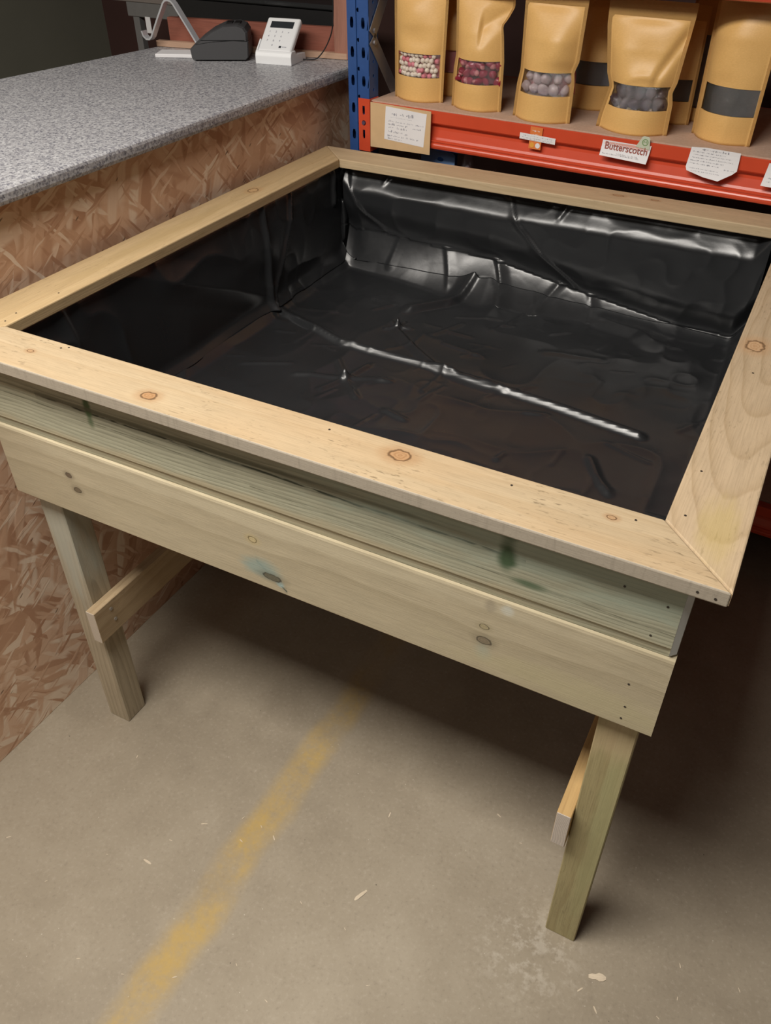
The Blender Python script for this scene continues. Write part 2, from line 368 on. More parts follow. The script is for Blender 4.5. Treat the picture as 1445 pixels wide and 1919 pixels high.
M['apron_lower'] = wood('pale_treated_pine', (0.48, 0.415, 0.285), (0.33, 0.275, 0.175), 0.018, (0.03, -0.12, 0.006, 0.0),
    knots=[(0.573, 0.030, 0.017, 0.0065, (0.07, 0.065, 0.045), 0.0), (0.543, 0.098, 0.008, 0.006, (0.28, 0.22, 0.10)), (0.156, 0.09, 0.007, 0.005, (0.08, 0.06, 0.04), 0.0),
           (0.168, 0.062, 0.008, 0.0055, (0.09, 0.07, 0.045), 0.0), (0.936, 0.067, 0.011, 0.007, (0.11, 0.09, 0.06), 0.05), (0.934, 0.094, 0.007, 0.005, (0.2, 0.17, 0.10), 0.05)],
    cracks=[(0.545, 0.600, 0.056, 0.010, 0.0030, (0.07, 0.09, 0.075), 0.9)],
    stains=[(0.556, 0.042, 0.05, 0.030, (0.27, 0.34, 0.30), 0.85), (0.588, 0.020, 0.012, 0.010, (0.36, 0.52, 0.52), 0.7), (0.94, 0.137, 0.012, 0.017, (0.24, 0.20, 0.145), 0.9), (0.965, 0.14, 0.012, 0.012, (0.55, 0.62, 0.62), 0.6),
            (0.936, 0.05, 0.02, 0.03, (0.36, 0.39, 0.31), 0.6), (0.6, 0.135, 0.8, 0.022, (0.54, 0.48, 0.34), 0.5), (1.1, 0.03, 0.3, 0.04, (0.47, 0.42, 0.25), 0.5)],
    ringamt=0.6, ringpow=1.6, fib=0.16, seed=17, wob=0.012)
M['leg_left'] = wood('grey_green_leg_pine', (0.47, 0.40, 0.285), (0.30, 0.25, 0.17), 0.011, (0.06, -0.02, 0.05, 0.0),
    stains=[(0.56, 0.03, 0.24, 0.05, (0.44, 0.45, 0.38), 0.75)], ringamt=0.8, fib=0.18, seed=20)
M['leg_right'] = wood('green_brown_leg_pine', (0.43, 0.375, 0.20), (0.30, 0.23, 0.11), 0.010, (0.0, -0.06, 0.02, 0.0),
    stains=[(0.35, 0.045, 0.4, 0.025, (0.38, 0.37, 0.19), 0.6), (0.62, 0.03, 0.07, 0.06, (0.50, 0.385, 0.235), 0.6)], ringamt=0.6, speck=0.35, fib=0.3, seed=23)
M['stretcher'] = wood('stretcher_pine', (0.46, 0.345, 0.21), (0.30, 0.20, 0.10), 0.012, (0.02, -0.06, 0.01, 0.0), ringamt=0.5, speck=0.2, seed=26,
    ends=(0.0008, 9.0, (0.62, 0.54, 0.44)))
M['stretcher_gold'] = wood('golden_stretcher_pine', (0.56, 0.37, 0.16), (0.42, 0.25, 0.10), 0.012, (0.02, -0.06, 0.01, 0.0), ringamt=0.5, speck=0.2, seed=29,
    ends=(0.0008, 9.0, (0.62, 0.55, 0.48)))
M['ply'] = plain('plain_board', (0.30, 0.22, 0.14), 0.7)
M['end_grain'] = plain('pale_sawn_end', (0.72, 0.75, 0.72), 0.7)
M['nail'] = plain('dark_nail_hole', (0.035, 0.028, 0.022), 0.5)
M['steel'] = plain('screw_steel', (0.55, 0.53, 0.50), 0.35, metal=0.8)

g = G('black_polythene', 0.30, 0.75)
g.bump(g.noise(g.oc, 55, 4, 0.6), 0.10, 0.002)
g.put(g.b.inputs['Roughness'], g.m('ADD', 0.20, g.m('MULTIPLY', g.noise(g.oc, 14, 4, 0.6), 0.24)))
M['liner'] = g.color(g.mix(g.noise(g.oc, 6, 3), (0.015, 0.016, 0.0175), (0.022, 0.023, 0.0245)))

M['blue'] = plain('blue_enamel', (0.028, 0.085, 0.27), 0.38, 0.5, mottled=0.08, scale=60)
M['red'] = plain('red_orange_enamel', (0.62, 0.075, 0.030), 0.30, 0.5, mottled=0.05, scale=30)
M['hole_dark'] = plain('dark_bolt', (0.09, 0.06, 0.10), 0.5)
M['galv'] = plain('galvanised_steel', (0.24, 0.23, 0.24), 0.45, metal=0.5)
g = G('chipboard', 0.75, 0.2)
M['chip'] = g.color(g.mix(g.noise(g.oc, 160, 4, 0.7), (0.42, 0.27, 0.19), (0.66, 0.48, 0.37)))
g = G('kraft_paper', 0.42, 0.45)
kf = g.noise(g.mapp(g.oc, (140, 500, 500)), 1.0, 3, 0.6)
g.bump(g.noise(g.oc, 28, 4, 0.6), 0.12, 0.004)
M['kraft'] = g.color(g.mix(kf, (0.68, 0.40, 0.13), (0.85, 0.53, 0.20)))
M['kraft_card'] = plain('kraft_card', (0.64, 0.44, 0.24), 0.75, mottled=0.08, scale=24)
M['paper'] = plain('white_paper', (0.80, 0.79, 0.80), 0.6, mottled=0.03, scale=18)
M['ink'] = plain('grey_ink', (0.30, 0.30, 0.33), 0.7)
M['ink_faint'] = plain('faint_pencil', (0.36, 0.36, 0.40), 0.7)
M['red_ink'] = plain('dull_red_ink', (0.36, 0.10, 0.075), 0.6)
M['pink_ink'] = plain('pink_outline_ink', (0.74, 0.40, 0.34), 0.6)
M['green_ink'] = plain('green_ink', (0.20, 0.32, 0.13), 0.6)
M['pale_green'] = plain('pale_green_sticker', (0.58, 0.62, 0.48), 0.5)
M['orange'] = plain('orange_sticker', (0.75, 0.22, 0.06), 0.45)
M['amber'] = plain('amber_sticker', (0.80, 0.38, 0.06), 0.45)

def film(name, tint, gl, trans):
    mm = bpy.data.materials.new(name); mm.use_nodes = True; t = mm.node_tree; t.nodes.clear()
    out = t.nodes.new('ShaderNodeOutputMaterial'); tr = t.nodes.new('ShaderNodeBsdfTransparent'); tr.inputs[0].default_value = (*tint, 1)
    gn = t.nodes.new('ShaderNodeBsdfGlossy'); gn.inputs['Roughness'].default_value = gl; gn.inputs[0].default_value = (0.8, 0.8, 0.85, 1)
    bp = t.nodes.new('ShaderNodeBump'); nz = t.nodes.new('ShaderNodeTexNoise'); nz.inputs['Scale'].default_value = 70
    t.links.new(nz.outputs[0], bp.inputs['Height']); bp.inputs['Strength'].default_value = 0.5; bp.inputs['Distance'].default_value = 0.004
    t.links.new(bp.outputs[0], gn.inputs['Normal'])
    mx = t.nodes.new('ShaderNodeMixShader'); mx.inputs[0].default_value = 1 - trans
    t.links.new(tr.outputs[0], mx.inputs[1]); t.links.new(gn.outputs[0], mx.inputs[2]); t.links.new(mx.outputs[0], out.inputs[0])
    return mm
M['film'] = film('clear_window_film', (0.97, 0.97, 0.97), 0.16, 0.90)
M['wrap'] = film('crinkled_clear_film', (0.93, 0.93, 0.95), 0.05, 0.80)
def candy(name, c, rough=0.25, sss=0.0, var=0.12):
    g = G(name, rough, 0.5)
    g.b.inputs['Subsurface Weight'].default_value = sss
    g.b.inputs['Subsurface Radius'].default_value = (0.01, 0.005, 0.005); g.b.inputs['Subsurface Scale'].default_value = 0.5
    return g.color(g.mix(g.noise(g.oc, 120, 2), tuple(q * (1 - var) for q in c), tuple(min(1, q * (1 + var)) for q in c)))
M['white_ball'] = candy('white_sugar', (0.82, 0.72, 0.60), 0.4)
M['pink_ball'] = candy('pink_sugar', (0.70, 0.19, 0.24), 0.4)
M['ruby'] = candy('ruby_boiled_sweet', (0.27, 0.012, 0.040), 0.10)
M['rose'] = candy('rose_boiled_sweet', (0.48, 0.16, 0.17), 0.15)
M['pearl'] = candy('pearly_sweet', (0.48, 0.38, 0.37), 0.15)
M['toffee'] = candy('dark_toffee', (0.055, 0.035, 0.04), 0.15)
M['liquor'] = candy('dark_grey_liquorice', (0.040, 0.042, 0.036), 0.35)
M['maroon_fill'] = candy('dark_red_sweets', (0.16, 0.025, 0.035), 0.3)

M['white_plastic'] = plain('white_plastic', (0.82, 0.83, 0.84), 0.35, mottled=0.01)
M['screen'] = plain('dark_screen', (0.03, 0.035, 0.04), 0.15, mottled=0.02)
M['key_ink'] = plain('grey_key_print', (0.38, 0.38, 0.42), 0.6)
M['charcoal'] = plain('charcoal_plastic', (0.062, 0.062, 0.065), 0.5, mottled=0.05, scale=200)
M['black'] = plain('matt_black', (0.010, 0.0095, 0.010), 0.5)
M['black_edge'] = plain('black_satin_lid', (0.022, 0.023, 0.024), 0.3)
M['silver'] = plain('bright_acrylic', (0.62, 0.63, 0.66), 0.22, 0.6, metal=0.35)
M['redwood'] = wood('red_brown_timber', (0.30, 0.105, 0.070), (0.20, 0.06, 0.04), 0.014, (0.03, -0.08, 0.01, 0), ringamt=0.5, fib=0.25, seed=31)
M['pinkwood'] = wood('pink_brown_board', (0.40, 0.19, 0.135), (0.30, 0.13, 0.09), 0.02, (0.03, -0.08, 0.02, 0), ringamt=0.4, fib=0.2, seed=33)
M['lightbatten'] = wood('light_batten', (0.55, 0.36, 0.25), (0.42, 0.25, 0.17), 0.02, (0.03, -0.08, 0.02, 0), ringamt=0.4, fib=0.2, seed=35)
M['greywood'] = wood('grey_bench_board', (0.22, 0.19, 0.17), (0.13, 0.10, 0.09), 0.02, (0.03, -0.08, 0.02, 0), ringamt=0.5, fib=0.2, seed=37)
M['bench_steel'] = plain('grey_painted_steel', (0.16, 0.155, 0.15), 0.5)
M['wall_green'] = plain('dark_green_grey_wall', (0.19, 0.19, 0.15), 0.8, mottled=0.10, scale=3)
M['wall_brown'] = plain('dark_brown_wall', (0.075, 0.036, 0.030), 0.85, mottled=0.10, scale=3)
M['tray_blue'] = plain('blue_packet', (0.20, 0.33, 0.58), 0.25)
M['chipwood'] = wood('wood_shaving', (0.66, 0.56, 0.42), (0.5, 0.40, 0.28), 0.004, (0.0, -0.02, 0, 0), ringamt=0.3, seed=41)

# ------------------------------------------------------------------ setting
struct(mesh('floor', [(-3, -2.5, 0), (4.2, -2.5, 0), (4.2, 3.4, 0), (-3, 3.4, 0), (-3, -2.5, -0.1), (4.2, -2.5, -0.1), (4.2, 3.4, -0.1), (-3, 3.4, -0.1)],
     [(0, 1, 2, 3), (7, 6, 5, 4), (0, 4, 5, 1), (1, 5, 6, 2), (2, 6, 7, 3), (3, 7, 4, 0)], M['floor']))
struct(box('wall_left', -2.35, -2.2, -2.5, 2.8, 0, 3.4, M['wall_green']))
struct(box('wall_back', -2.35, 4.2, 2.8, 2.95, 0, 3.4, M['wall_brown']))

# ------------------------------------------------------------------ planter
W, D, H, TH, RW = 1.2973, 1.2974, 0.9889, 0.0219, 0.095
pl = thing('wooden_planter', 'big square raised planter of pale sawn pine on four legs', 'planter')
HALF = PI / 2
def rim(L, mat, loc, rz, tilt=0.0):
    d = RW - 0.0006
    bm = prism_bm([(0.0008, 0), (L - 0.0008, 0), (L - RW - 0.0008, RW), (RW + 0.0008, RW)], -TH, 0, 0.0022, 2)
    return from_bm('rim_board', bm, mat, pl, False, loc, (0, 0, rz))
rf = rim(W, M['rim_front'], (0, 0, H), 0)
rr = rim(D, M['rim_right'], (W, 0, H), HALF)
rb = rim(W, M['rim_back'], (W, D, H), PI)
rl = rim(D, M['rim_left'], (0, D, H), -HALF)
# the mitre texture of the boards runs from their own start: back and left boards are turned, so u is measured from the far end
AX0, AX1, AY = 0.0772, 1.263, 0.0288
ZB, ZT = 0.6783, 0.9670
ZJ = 0.832
def vboard(name, L, prof, mat, loc, rz):
    """board standing on edge; local X along it, local Y up, local Z to the outside; prof = (height, proud)"""
    bm = bmesh.new(); a = []; b = []
    for (h, p) in prof: a.append(bm.verts.new((0, h, p))); b.append(bm.verts.new((L, h, p)))
    n = len(prof)
    bm.faces.new(a); bm.faces.new(b[::-1])
    for i in range(n): bm.faces.new((a[i], b[i], b[(i + 1) % n], a[(i + 1) % n]))
    o = from_bm(name, bm, mat, pl); o.location = loc; o.rotation_euler = (HALF, 0, rz); return o
hu = ZT - ZJ; hl = ZJ - ZB
up_prof = [(hu - 0.0006, 0.0), (hu - 0.0006, -0.020), (0, -0.020), (0, -0.004), (0.012, -0.003), (0.018, 0.0)]
lo_prof = [(hl - 0.001, -0.001), (hl - 0.001, -0.020), (0, -0.020), (0.0, -0.002), (0.003, 0.0), (hl - 0.005, 0.0)]
LF = AX1 - AX0
au = vboard('apron_board', LF - 0.0095, up_prof, M['apron_upper'], (AX0, AY, ZJ), 0); au['label'] = 'greenish ribbed upper front board'
al = vboard('apron_board', LF, lo_prof, M['apron_lower'], (AX0, AY - 0.002, ZB), 0); al['label'] = 'pale lower front board with dark knots'
for (prof, z, mat) in ((up_prof, ZJ, M['apron_upper']), (lo_prof, ZB, M['apron_lower'])):
    vboard('apron_board', D - 2 * AY - 0.042, prof, mat, (AX1 - 0.001, AY + 0.021, z), HALF)
    vboard('apron_board', LF, prof, mat, (AX1, D - AY, z), PI)
    vboard('apron_board', D - 2 * AY - 0.042, prof, mat, (0.052, D - AY - 0.021, z), -HALF)
bm = prism_bm([(LF - 0.0094, -0.0196), (LF - 0.0015, -0.0196), (LF - 0.0015, -0.0085), (LF - 0.0094, -0.0004)], -(hu - 0.001), -0.004)
for q in bm.verts: q.co = Vector((q.co.x, -q.co.z, q.co.y))
e = from_bm('end_grain', bm, M['end_grain'], au); e['label'] = 'pale sawn end of the upper board'
LX, LY, LS, RX = 0.1524, 0.0512, 0.0577, 1.1884
def leg(x0, y0, mat, top):
    o = from_bm('leg', box_bm(0, top, 0, LS, -LS, 0, 0.0018, 1), mat, pl)   # local X up, Y across, Z to the front
    o.rotation_euler = Matrix(((0, 1, 0), (0, 0, -1), (1, 0, 0))).to_euler() if False else (0, 0, 0)
    o.matrix_local = Matrix(((0, 1, 0, x0), (0, 0, -1, y0), (1, 0, 0, 0), (0, 0, 0, 1)))
    # columns: local X -> world Z, local Y -> world X, local Z -> world -Y
    return o
YB = D - AY - 0.0225 - LS
ll = leg(LX - LS, LY - 0.0004, M['leg_left'], 0.680)
lr = leg(RX, LY - 0.0004, M['leg_right'], 0.680)
leg(LX - LS, YB, M['leg_left'], 0.680); leg(RX, YB, M['leg_right'], 0.680)
def stretcher(x0, x1, y0, y1, z0, z1, mat, out):
    o = from_bm('stretcher', box_bm(0, y1 - y0, 0, z1 - z0, 0, x1 - x0, 0.0012, 1), mat, pl)
    # local X -> world Y, local Y -> world Z, local Z -> world X
    o.matrix_local = Matrix(((0, 0, 1, x0), (1, 0, 0, y0), (0, 1, 0, z0), (0, 0, 0, 1)))
    return o
s1 = stretcher(LX + 0.0005, LX + 0.0235, 0.030, 1.235, 0.305, 0.392, M['stretcher'], 1); s1['label'] = 'left low rail with two screws in its end'
s2 = stretcher(RX - 0.0245, RX - 0.0005, 0.031, 1.235, 0.325, 0.414, M['stretcher_gold'], 1); s2['label'] = 'right low rail with rough sawn end'
for (yy, zz) in ((0.074, 0.371), (0.078, 0.338)):
    bm = disc_bm(0.0042, 0.0, 0.0016, 10)
    o = from_bm('screw', bm, M['steel'], s1); o.location = (yy - 0.030, zz - 0.305, 0.0231)
    bm = disc_bm(0.0022, 0.0016, 0.0019, 8)
box('bottom_board', 0.0735, AX1 - 0.0215, AY + 0.021, D - AY - 0.021, ZB + 0.002, ZB + 0.009, M['ply'], pl)
# nails: dark sunk heads, each a sub-part of its board
def nail(parent, x, y, z, r=0.0017):
    o = from_bm('nail', disc_bm(r, 0, 0.0004, 8), M['nail'], parent); o.location = (x, y, z)
for (x, y) in ((1.013, 0.073), (1.171, 0.077), (0.742, 0.076), (0.236, 0.080), (0.246, 0.087)): nail(rf, x, y, 0.0001)
for (x, y) in ((1.221, 0.217), (1.222, 0.114), (1.24, 0.52)): nail(rr, y, W - x, 0.0001)
for (x, y) in ((0.08, 0.108), (0.072, 0.139), (0.075, 0.235)): nail(rl, D - y, x, 0.0001)
for (x, z) in ((1.182, 0.925), (1.236, 0.915), (1.226, 0.861)): nail(au, x - AX0, z - ZJ, 0.0001)
for (x, z) in ((1.217, 0.765), (1.22, 0.72), (1.219, 0.695)): nail(al, x - AX0, z - ZB, 0.0001)
for (x, z) in ((1.262, -0.012), (1.282, -0.014)):
    o = from_bm('nail', disc_bm(0.0017, 0, 0.0004, 8), M['nail'], rf); o.location = (x, -0.0002, z); o.rotation_euler = (HALF, 0, 0)

# ------------------------------------------------------------------ black plastic liner: one sheet, box folds, fillets and creases
def make_liner():
    X0, X1, Y0, Y1 = 0.0745, AX1 - 0.0225, AY + 0.0235, D - AY - 0.0235
    X0 = 0.0750
    zf, zt = ZB + 0.0115, H - TH - 0.0015
    Hh = zt - zf
    N, K = 300, 70
    us = np.concatenate([-np.linspace(Hh, 0, K + 1)[:-1], np.linspace(0, X1 - X0, N + 1), X1 - X0 + np.linspace(0, Hh, K + 1)[1:]])
    vsn = np.concatenate([-np.linspace(Hh, 0, K + 1)[:-1], np.linspace(0, Y1 - Y0, N + 1), Y1 - Y0 + np.linspace(0, Hh, K + 1)[1:]])
    U, V = np.meshgrid(us, vsn, indexing='ij')
    Lx, Ly = X1 - X0, Y1 - Y0
    def prof(s, a, b, q):
        R = [prof0(s + k * 0.005, a, b, q) for k in (-2, -1, 0, 1, 2)]
        d = sum(r[0] for r in R) / 5; h = sum(r[1] for r in R) / 5
        return d, h
    def prof0(s, a, b, q):
        t = np.clip((s + a) / (a + b), 0, 1)
        d = 2 * t * (1 - t) * (1 - q) * b / 2 + t * t * b
        h = (1 - t) ** 2 * a + 2 * t * (1 - t) * (1 - q) * a / 2
        d = np.where(s > b, s, d); h = np.where(s < -a, -s, h)
        return d, h
    xn = np.clip(U, 0, Lx); yn = np.clip(V, 0, Ly)
    # left, right edges
    dl, hl_ = prof(U, 0.035 + 0.02 * (yn / Ly), 0.045, 0.25)
    ar = 0.05 + 0.10 * (yn / Ly); dr, hr = prof(Lx - U, ar, 0.035 + 0.05 * (yn / Ly), 0.05)
    df, hf = prof(V, 0.03 + 0 * xn, 0.04 + 0 * xn, 0.2)
    tb = np.clip((xn + X0) / 1.16, 0, 1)
    ab = np.interp(xn + X0, [0.07, 0.16, 0.36, 0.54, 0.79, 1.0, 1.24], [0.10, 0.118, 0.106, 0.100, 0.060, 0.028, 0.02])
    bb = np.interp(xn + X0, [0.07, 0.20, 0.36, 0.54, 0.66, 0.9, 1.24], [0.045, 0.05, 0.07, 0.11, 0.10, 0.06, 0.03])
    db, hb = prof(Ly - V, ab, bb, 0.26)
    X = np.where(U < Lx / 2, X0 + dl, X1 - dr); Y = np.where(V < Ly / 2, Y0 + df, Y1 - db)
    hx = np.where(U < Lx / 2, hl_, hr); hy = np.where(V < Ly / 2, hf, hb)
    Z = zf + hx + hy
    # sheet bellies in a little between rim and floor on the walls
    def belly(h, amp): return amp * np.clip(np.sin(PI * np.clip(h / Hh, 0, 1)), 0, 1) ** 0.45
    X += np.where(U < 0, belly(-U, 0.010), 0) - np.where(U > Lx, belly(U - Lx, 0.008), 0)
    sm = lambda t: np.clip(t, 0, 1) ** 2 * (3 - 2 * np.clip(t, 0, 1))
    hb_ = V - Ly - ab
    hw_ = V - Ly
    Y -= np.where(V > Ly, (0.004 + 0.026 * sm(hb_ / 0.075)) * (hb_ > -0.004) * (1 - sm((hw_ - 0.215) / 0.050)), 0)
    Z = np.minimum(Z, zt)
    P = np.stack([X, Y, Z], -1).reshape(-1, 3)
    # crumple
    wx = ((U < 0) | (U > Lx)).reshape(-1); wy = ((V < 0) | (V > Ly)).reshape(-1); fl = ~(wx | wy)
    def ridged(s, off): return 1 - np.abs(2 * vnoise(P + off, s) - 1)
    r1 = ridged(4.0, 3.1); r2 = ridged(9.0, 7.7); r3 = ridged(20.0, 1.3)
    msk = np.clip((vnoise(P + 9.0, 3.0) - 0.35) * 3, 0, 1)
    disp = 0.007 * (r1 - 0.5) + 0.0060 * r2 ** 3 + 0.0034 * msk * r3 ** 3 + 0.004 * (vnoise(P, 2.2) - 0.5)
    def tent(c2, pts, wa, wb, h):
        """ridge along a polyline; wa / wb = width on its two sides"""
        out = np.zeros(len(c2))
        for a, b in zip(pts[:-1], pts[1:]):
            a = np.array(a, float); b = np.array(b, float); t = b - a; L = np.hypot(*t); t /= L; n = np.array([-t[1], t[0]])
            s = (c2 - a) @ t; d = (c2 - a) @ n
            over = np.maximum(np.maximum(-s, s - L), 0)
            ww_ = np.where(d > 0, wa, wb)
            q = np.clip(1 - np.hypot(d / ww_, over / (0.5 * (wa + wb) + 0.004)), 0, 1)
            out = np.maximum(out, h * q ** 1.3)
        return out
    f2 = P[:, :2]
    fz = np.zeros(len(P))
    fz += tent(f2, [(0.12, 0.862), (0.20, 0.835), (0.33, 0.795), (0.55, 0.787), (0.738, 0.77), (0.9, 0.752), (1.063, 0.728)], 0.024, 0.0145, 0.0145)
    fz += tent(f2, [(0.42, 0.926), (0.47, 0.885), (0.536, 0.837), (0.59, 0.80), (0.648, 0.776), (0.738, 0.77)], 0.004, 0.030, 0.011)
    fz -= tent(f2, [(0.42, 0.926), (0.47, 0.885), (0.536, 0.837), (0.59, 0.80), (0.648, 0.776), (0.738, 0.768)], 0.0065, 0.0065, 0.009)
    for a in (0.2, 1.5, 2.6, 3.9): fz += tent(f2, [(0.41, 0.935), (0.41 + 0.03 * math.cos(a), 0.935 + 0.03 * math.sin(a))], 0.010, 0.007, 0.008)
    fz += tent(f2, [(0.40, 1.03), (0.47, 1.12), (0.50, 1.20)], 0.045, 0.012, 0.016)
    fz += tent(f2, [(0.52, 1.23), (0.575, 1.165), (0.59, 1.13)], 0.05, 0.05, 0.010)
    fz += tent(f2, [(0.85, 1.19), (0.95, 1.18), (0.99, 1.14)], 0.05, 0.04, 0.013)
    fz += tent(f2, [(1.0, 0.60), (1.03, 0.55), (1.06, 0.515)], 0.018, 0.014, 0.008)
    fz += tent(f2, [(0.78, 0.98), (0.90, 1.0)], 0.02, 0.02, 0.004)
    for (a, L) in ((0.3, 0.10), (1.3, 0.07), (2.3, 0.08), (3.5, 0.11), (4.4, 0.07), (5.5, 0.09)):
        fz += tent(f2, [(0.42, 0.655), (0.42 + L * math.cos(a), 0.655 + L * math.sin(a))], 0.012, 0.012, 0.005)
    rs = np.random.RandomState(11)
    for k in range(75):
        x, y = rs.uniform(0.12, 1.2), rs.uniform(0.1, 1.15); a = rs.uniform(0, PI) * 0.6 - 0.3; L = rs.uniform(0.02, 0.12)
        wdt = rs.uniform(0.005, 0.014)
        fz += tent(f2, [(x, y), (x + L * math.cos(a), y + L * math.sin(a))], wdt, wdt * rs.uniform(0.4, 1), wdt * rs.uniform(0.12, 0.40))
    P[:, 2] += np.where(fl, disp * 0.8 + 0.003 + fz, 0)
    yz = P[:, [1, 2]]
    lw = tent(yz, [(0.86, 0.97), (0.853, 0.86), (0.849, 0.69)], 0.008, 0.016, 0.013) + tent(yz, [(0.985, 0.96), (0.95, 0.87), (0.875, 0.76), (0.85, 0.70)], 0.007, 0.014, 0.009) \
       + tent(yz, [(1.187, 0.97), (1.180, 0.88)], 0.008, 0.010, 0.012) + tent(yz, [(0.222, 0.97), (0.25, 0.80)], 0.012, 0.03, 0.006) + tent(yz, [(0.38, 0.97), (0.7, 0.82), (0.9, 0.72)], 0.05, 0.05, 0.006)
    ul = (U < 0).reshape(-1); ur = (U > Lx).reshape(-1); vb = (V > Ly).reshape(-1); vf = (V < 0).reshape(-1)
    P[:, 0] += np.where(ul, np.clip(disp + lw, -0.001, 0.1), 0) - np.where(ur, np.clip(disp * 0.8, -0.001, 0.1), 0)
    xz = P[:, [0, 2]]
    strip = (vb & ((V - Ly).reshape(-1) < np.broadcast_to(ab, U.shape).reshape(-1))) | (fl & ((Ly - V).reshape(-1) < np.broadcast_to(bb, U.shape).reshape(-1)))
    for (xa, za, xb, zb_, h_) in ((0.54, 0.80, 0.60, 0.70, 0.010), (0.40, 0.79, 0.43, 0.72, 0.006), (0.72, 0.76, 0.68, 0.70, 0.007), (0.80, 0.75, 0.82, 0.71, 0.006), (0.26, 0.80, 0.24, 0.73, 0.004)):
        P[:, 1] -= np.where(strip, tent(xz, [(xa, za), (xb, zb_)], 0.022, 0.014, h_), 0)
    bw = tent(xz, [(0.105, 0.955), (0.12, 0.91), (0.16, 0.85), (0.21, 0.815)], 0.004, 0.018, 0.005) + tent(xz, [(0.565, 0.955), (0.60, 0.90), (0.66, 0.84), (0.76, 0.762)], 0.004, 0.02, 0.006) \
       + tent(xz, [(0.215, 0.94), (0.23, 0.965)], 0.01, 0.01, 0.006) + tent(xz, [(0.70, 0.93), (0.72, 0.965)], 0.012, 0.012, 0.007)
    P[:, 1] -= np.where(vb, np.clip(disp * 0.7 + bw, -0.001, 0.1), 0) - np.where(vf, np.clip(disp * 0.5, -0.001, 0.1), 0)
    nu, nv = len(us), len(vsn)
    idx = lambda i, j: i * nv + j
    ii, jj = np.meshgrid(np.arange(nu - 1), np.arange(nv - 1), indexing='ij'); ii = ii.ravel(); jj = jj.ravel()
    cu = (ii < K) | (ii >= K + N); cv = (jj < K) | (jj >= K + N)
    ok = ~(cu & cv); ii = ii[ok]; jj = jj[ok]
    F = np.stack([idx(ii, jj), idx(ii + 1, jj), idx(ii + 1, jj + 1), idx(ii, jj + 1)], 1).tolist()
    for (iu, su) in ((K, -1), (K + N, 1)):         # corner gussets join neighbouring walls
        for (jv, sv) in ((K, -1), (K + N, 1)):
            for k in range(K):
                a, b = idx(iu + su * k, jv), idx(iu + su * (k + 1), jv); c, d = idx(iu, jv + sv * k), idx(iu, jv + sv * (k + 1))
                q = [a, b, d, c] if k else [a, b, d]
                F.append(q if su * sv < 0 else q[::-1])
    used = np.zeros(len(P), bool)
    for q in F: used[q] = True
    remap = np.cumsum(used) - 1
    F = [[int(remap[i]) for i in q] for q in F]
    return P[used], F
lv, lf = make_liner()
ln_o = mesh('plastic_liner', lv, lf, M['liner'], None, True)
tag(ln_o, 'creased black polythene sheet lining the inside of the wooden planter', 'liner')

# ------------------------------------------------------------------ shop counter
ct = thing('shop_counter', 'shop counter clad in strand board with speckled grey worktop', 'counter')
ctz = 1.1613
poly = [(0.0, -0.9), (0.0, 1.50), (-0.05, 1.507), (-0.648, 1.412), (-0.700, 0.85), (-0.74, -0.9)]
wt = bmesh.new()
prof_e = [(-0.030, -0.029), (-0.006, -0.0285), (-0.0015, -0.026), (0.0, -0.020), (0.0, -0.009), (-0.0015, -0.004), (-0.0055, -0.0012), (-0.012, 0.0)]
# rounded front nosing swept along Y, flat slab behind it
rows = []
for yy in (-0.9, 1.505):
    rows.append([wt.verts.new((px, yy, ctz + pz)) for px, pz in prof_e])
for i in range(len(prof_e) - 1): wt.faces.new((rows[0][i], rows[1][i], rows[1][i + 1], rows[0][i + 1]))
far = [(-0.012, 1.505), (-0.05, 1.507), (-0.648, 1.412), (-0.700, 0.85), (-0.74, -0.9)]
tp = [wt.verts.new((a, b, ctz)) for a, b in far[1:]]
wt.faces.new([rows[0][-1], rows[1][-1]] + tp)
bt = [wt.verts.new((a if i else -0.030, b, ctz - 0.029)) for i, (a, b) in enumerate(far[1:])]
wt.faces.new([rows[1][0], rows[0][0]] + bt[::-1])
for i in range(len(tp) - 1): wt.faces.new((tp[i], bt[i], bt[i + 1], tp[i + 1]))
wt.faces.new([tp[-1], bt[-1], rows[0][0]] + rows[0][1:])
wt.faces.new([rows[1][-1]] + rows[1][-2::-1] + [bt[0], tp[0]])
o = from_bm('worktop', wt, M['granite'], ct); o['label'] = 'speckled grey worktop with rounded front edge'
me = o.data
# front cladding panel: local X along Y, local Y up
bm = box_bm(0, 2.40, 0, ctz - 0.030, -0.018, 0, 0.001)
o = from_bm('front_panel', bm, M['osb'], ct); o.matrix_local = Matrix(((0, 0, 1, -0.0310), (1, 0, 0, -0.9), (0, 1, 0, 0), (0, 0, 0, 1)))
o['label'] = 'strand board front panel'
o = from_bm('side_panel', box_bm(0, 2.28, 0, ctz - 0.030, 0, 0.018), M['osb'], ct); o.matrix_local = Matrix(((0, 0, 1, -0.64), (1, 0, 0, -0.9), (0, 1, 0, 0), (0, 0, 0, 1)))

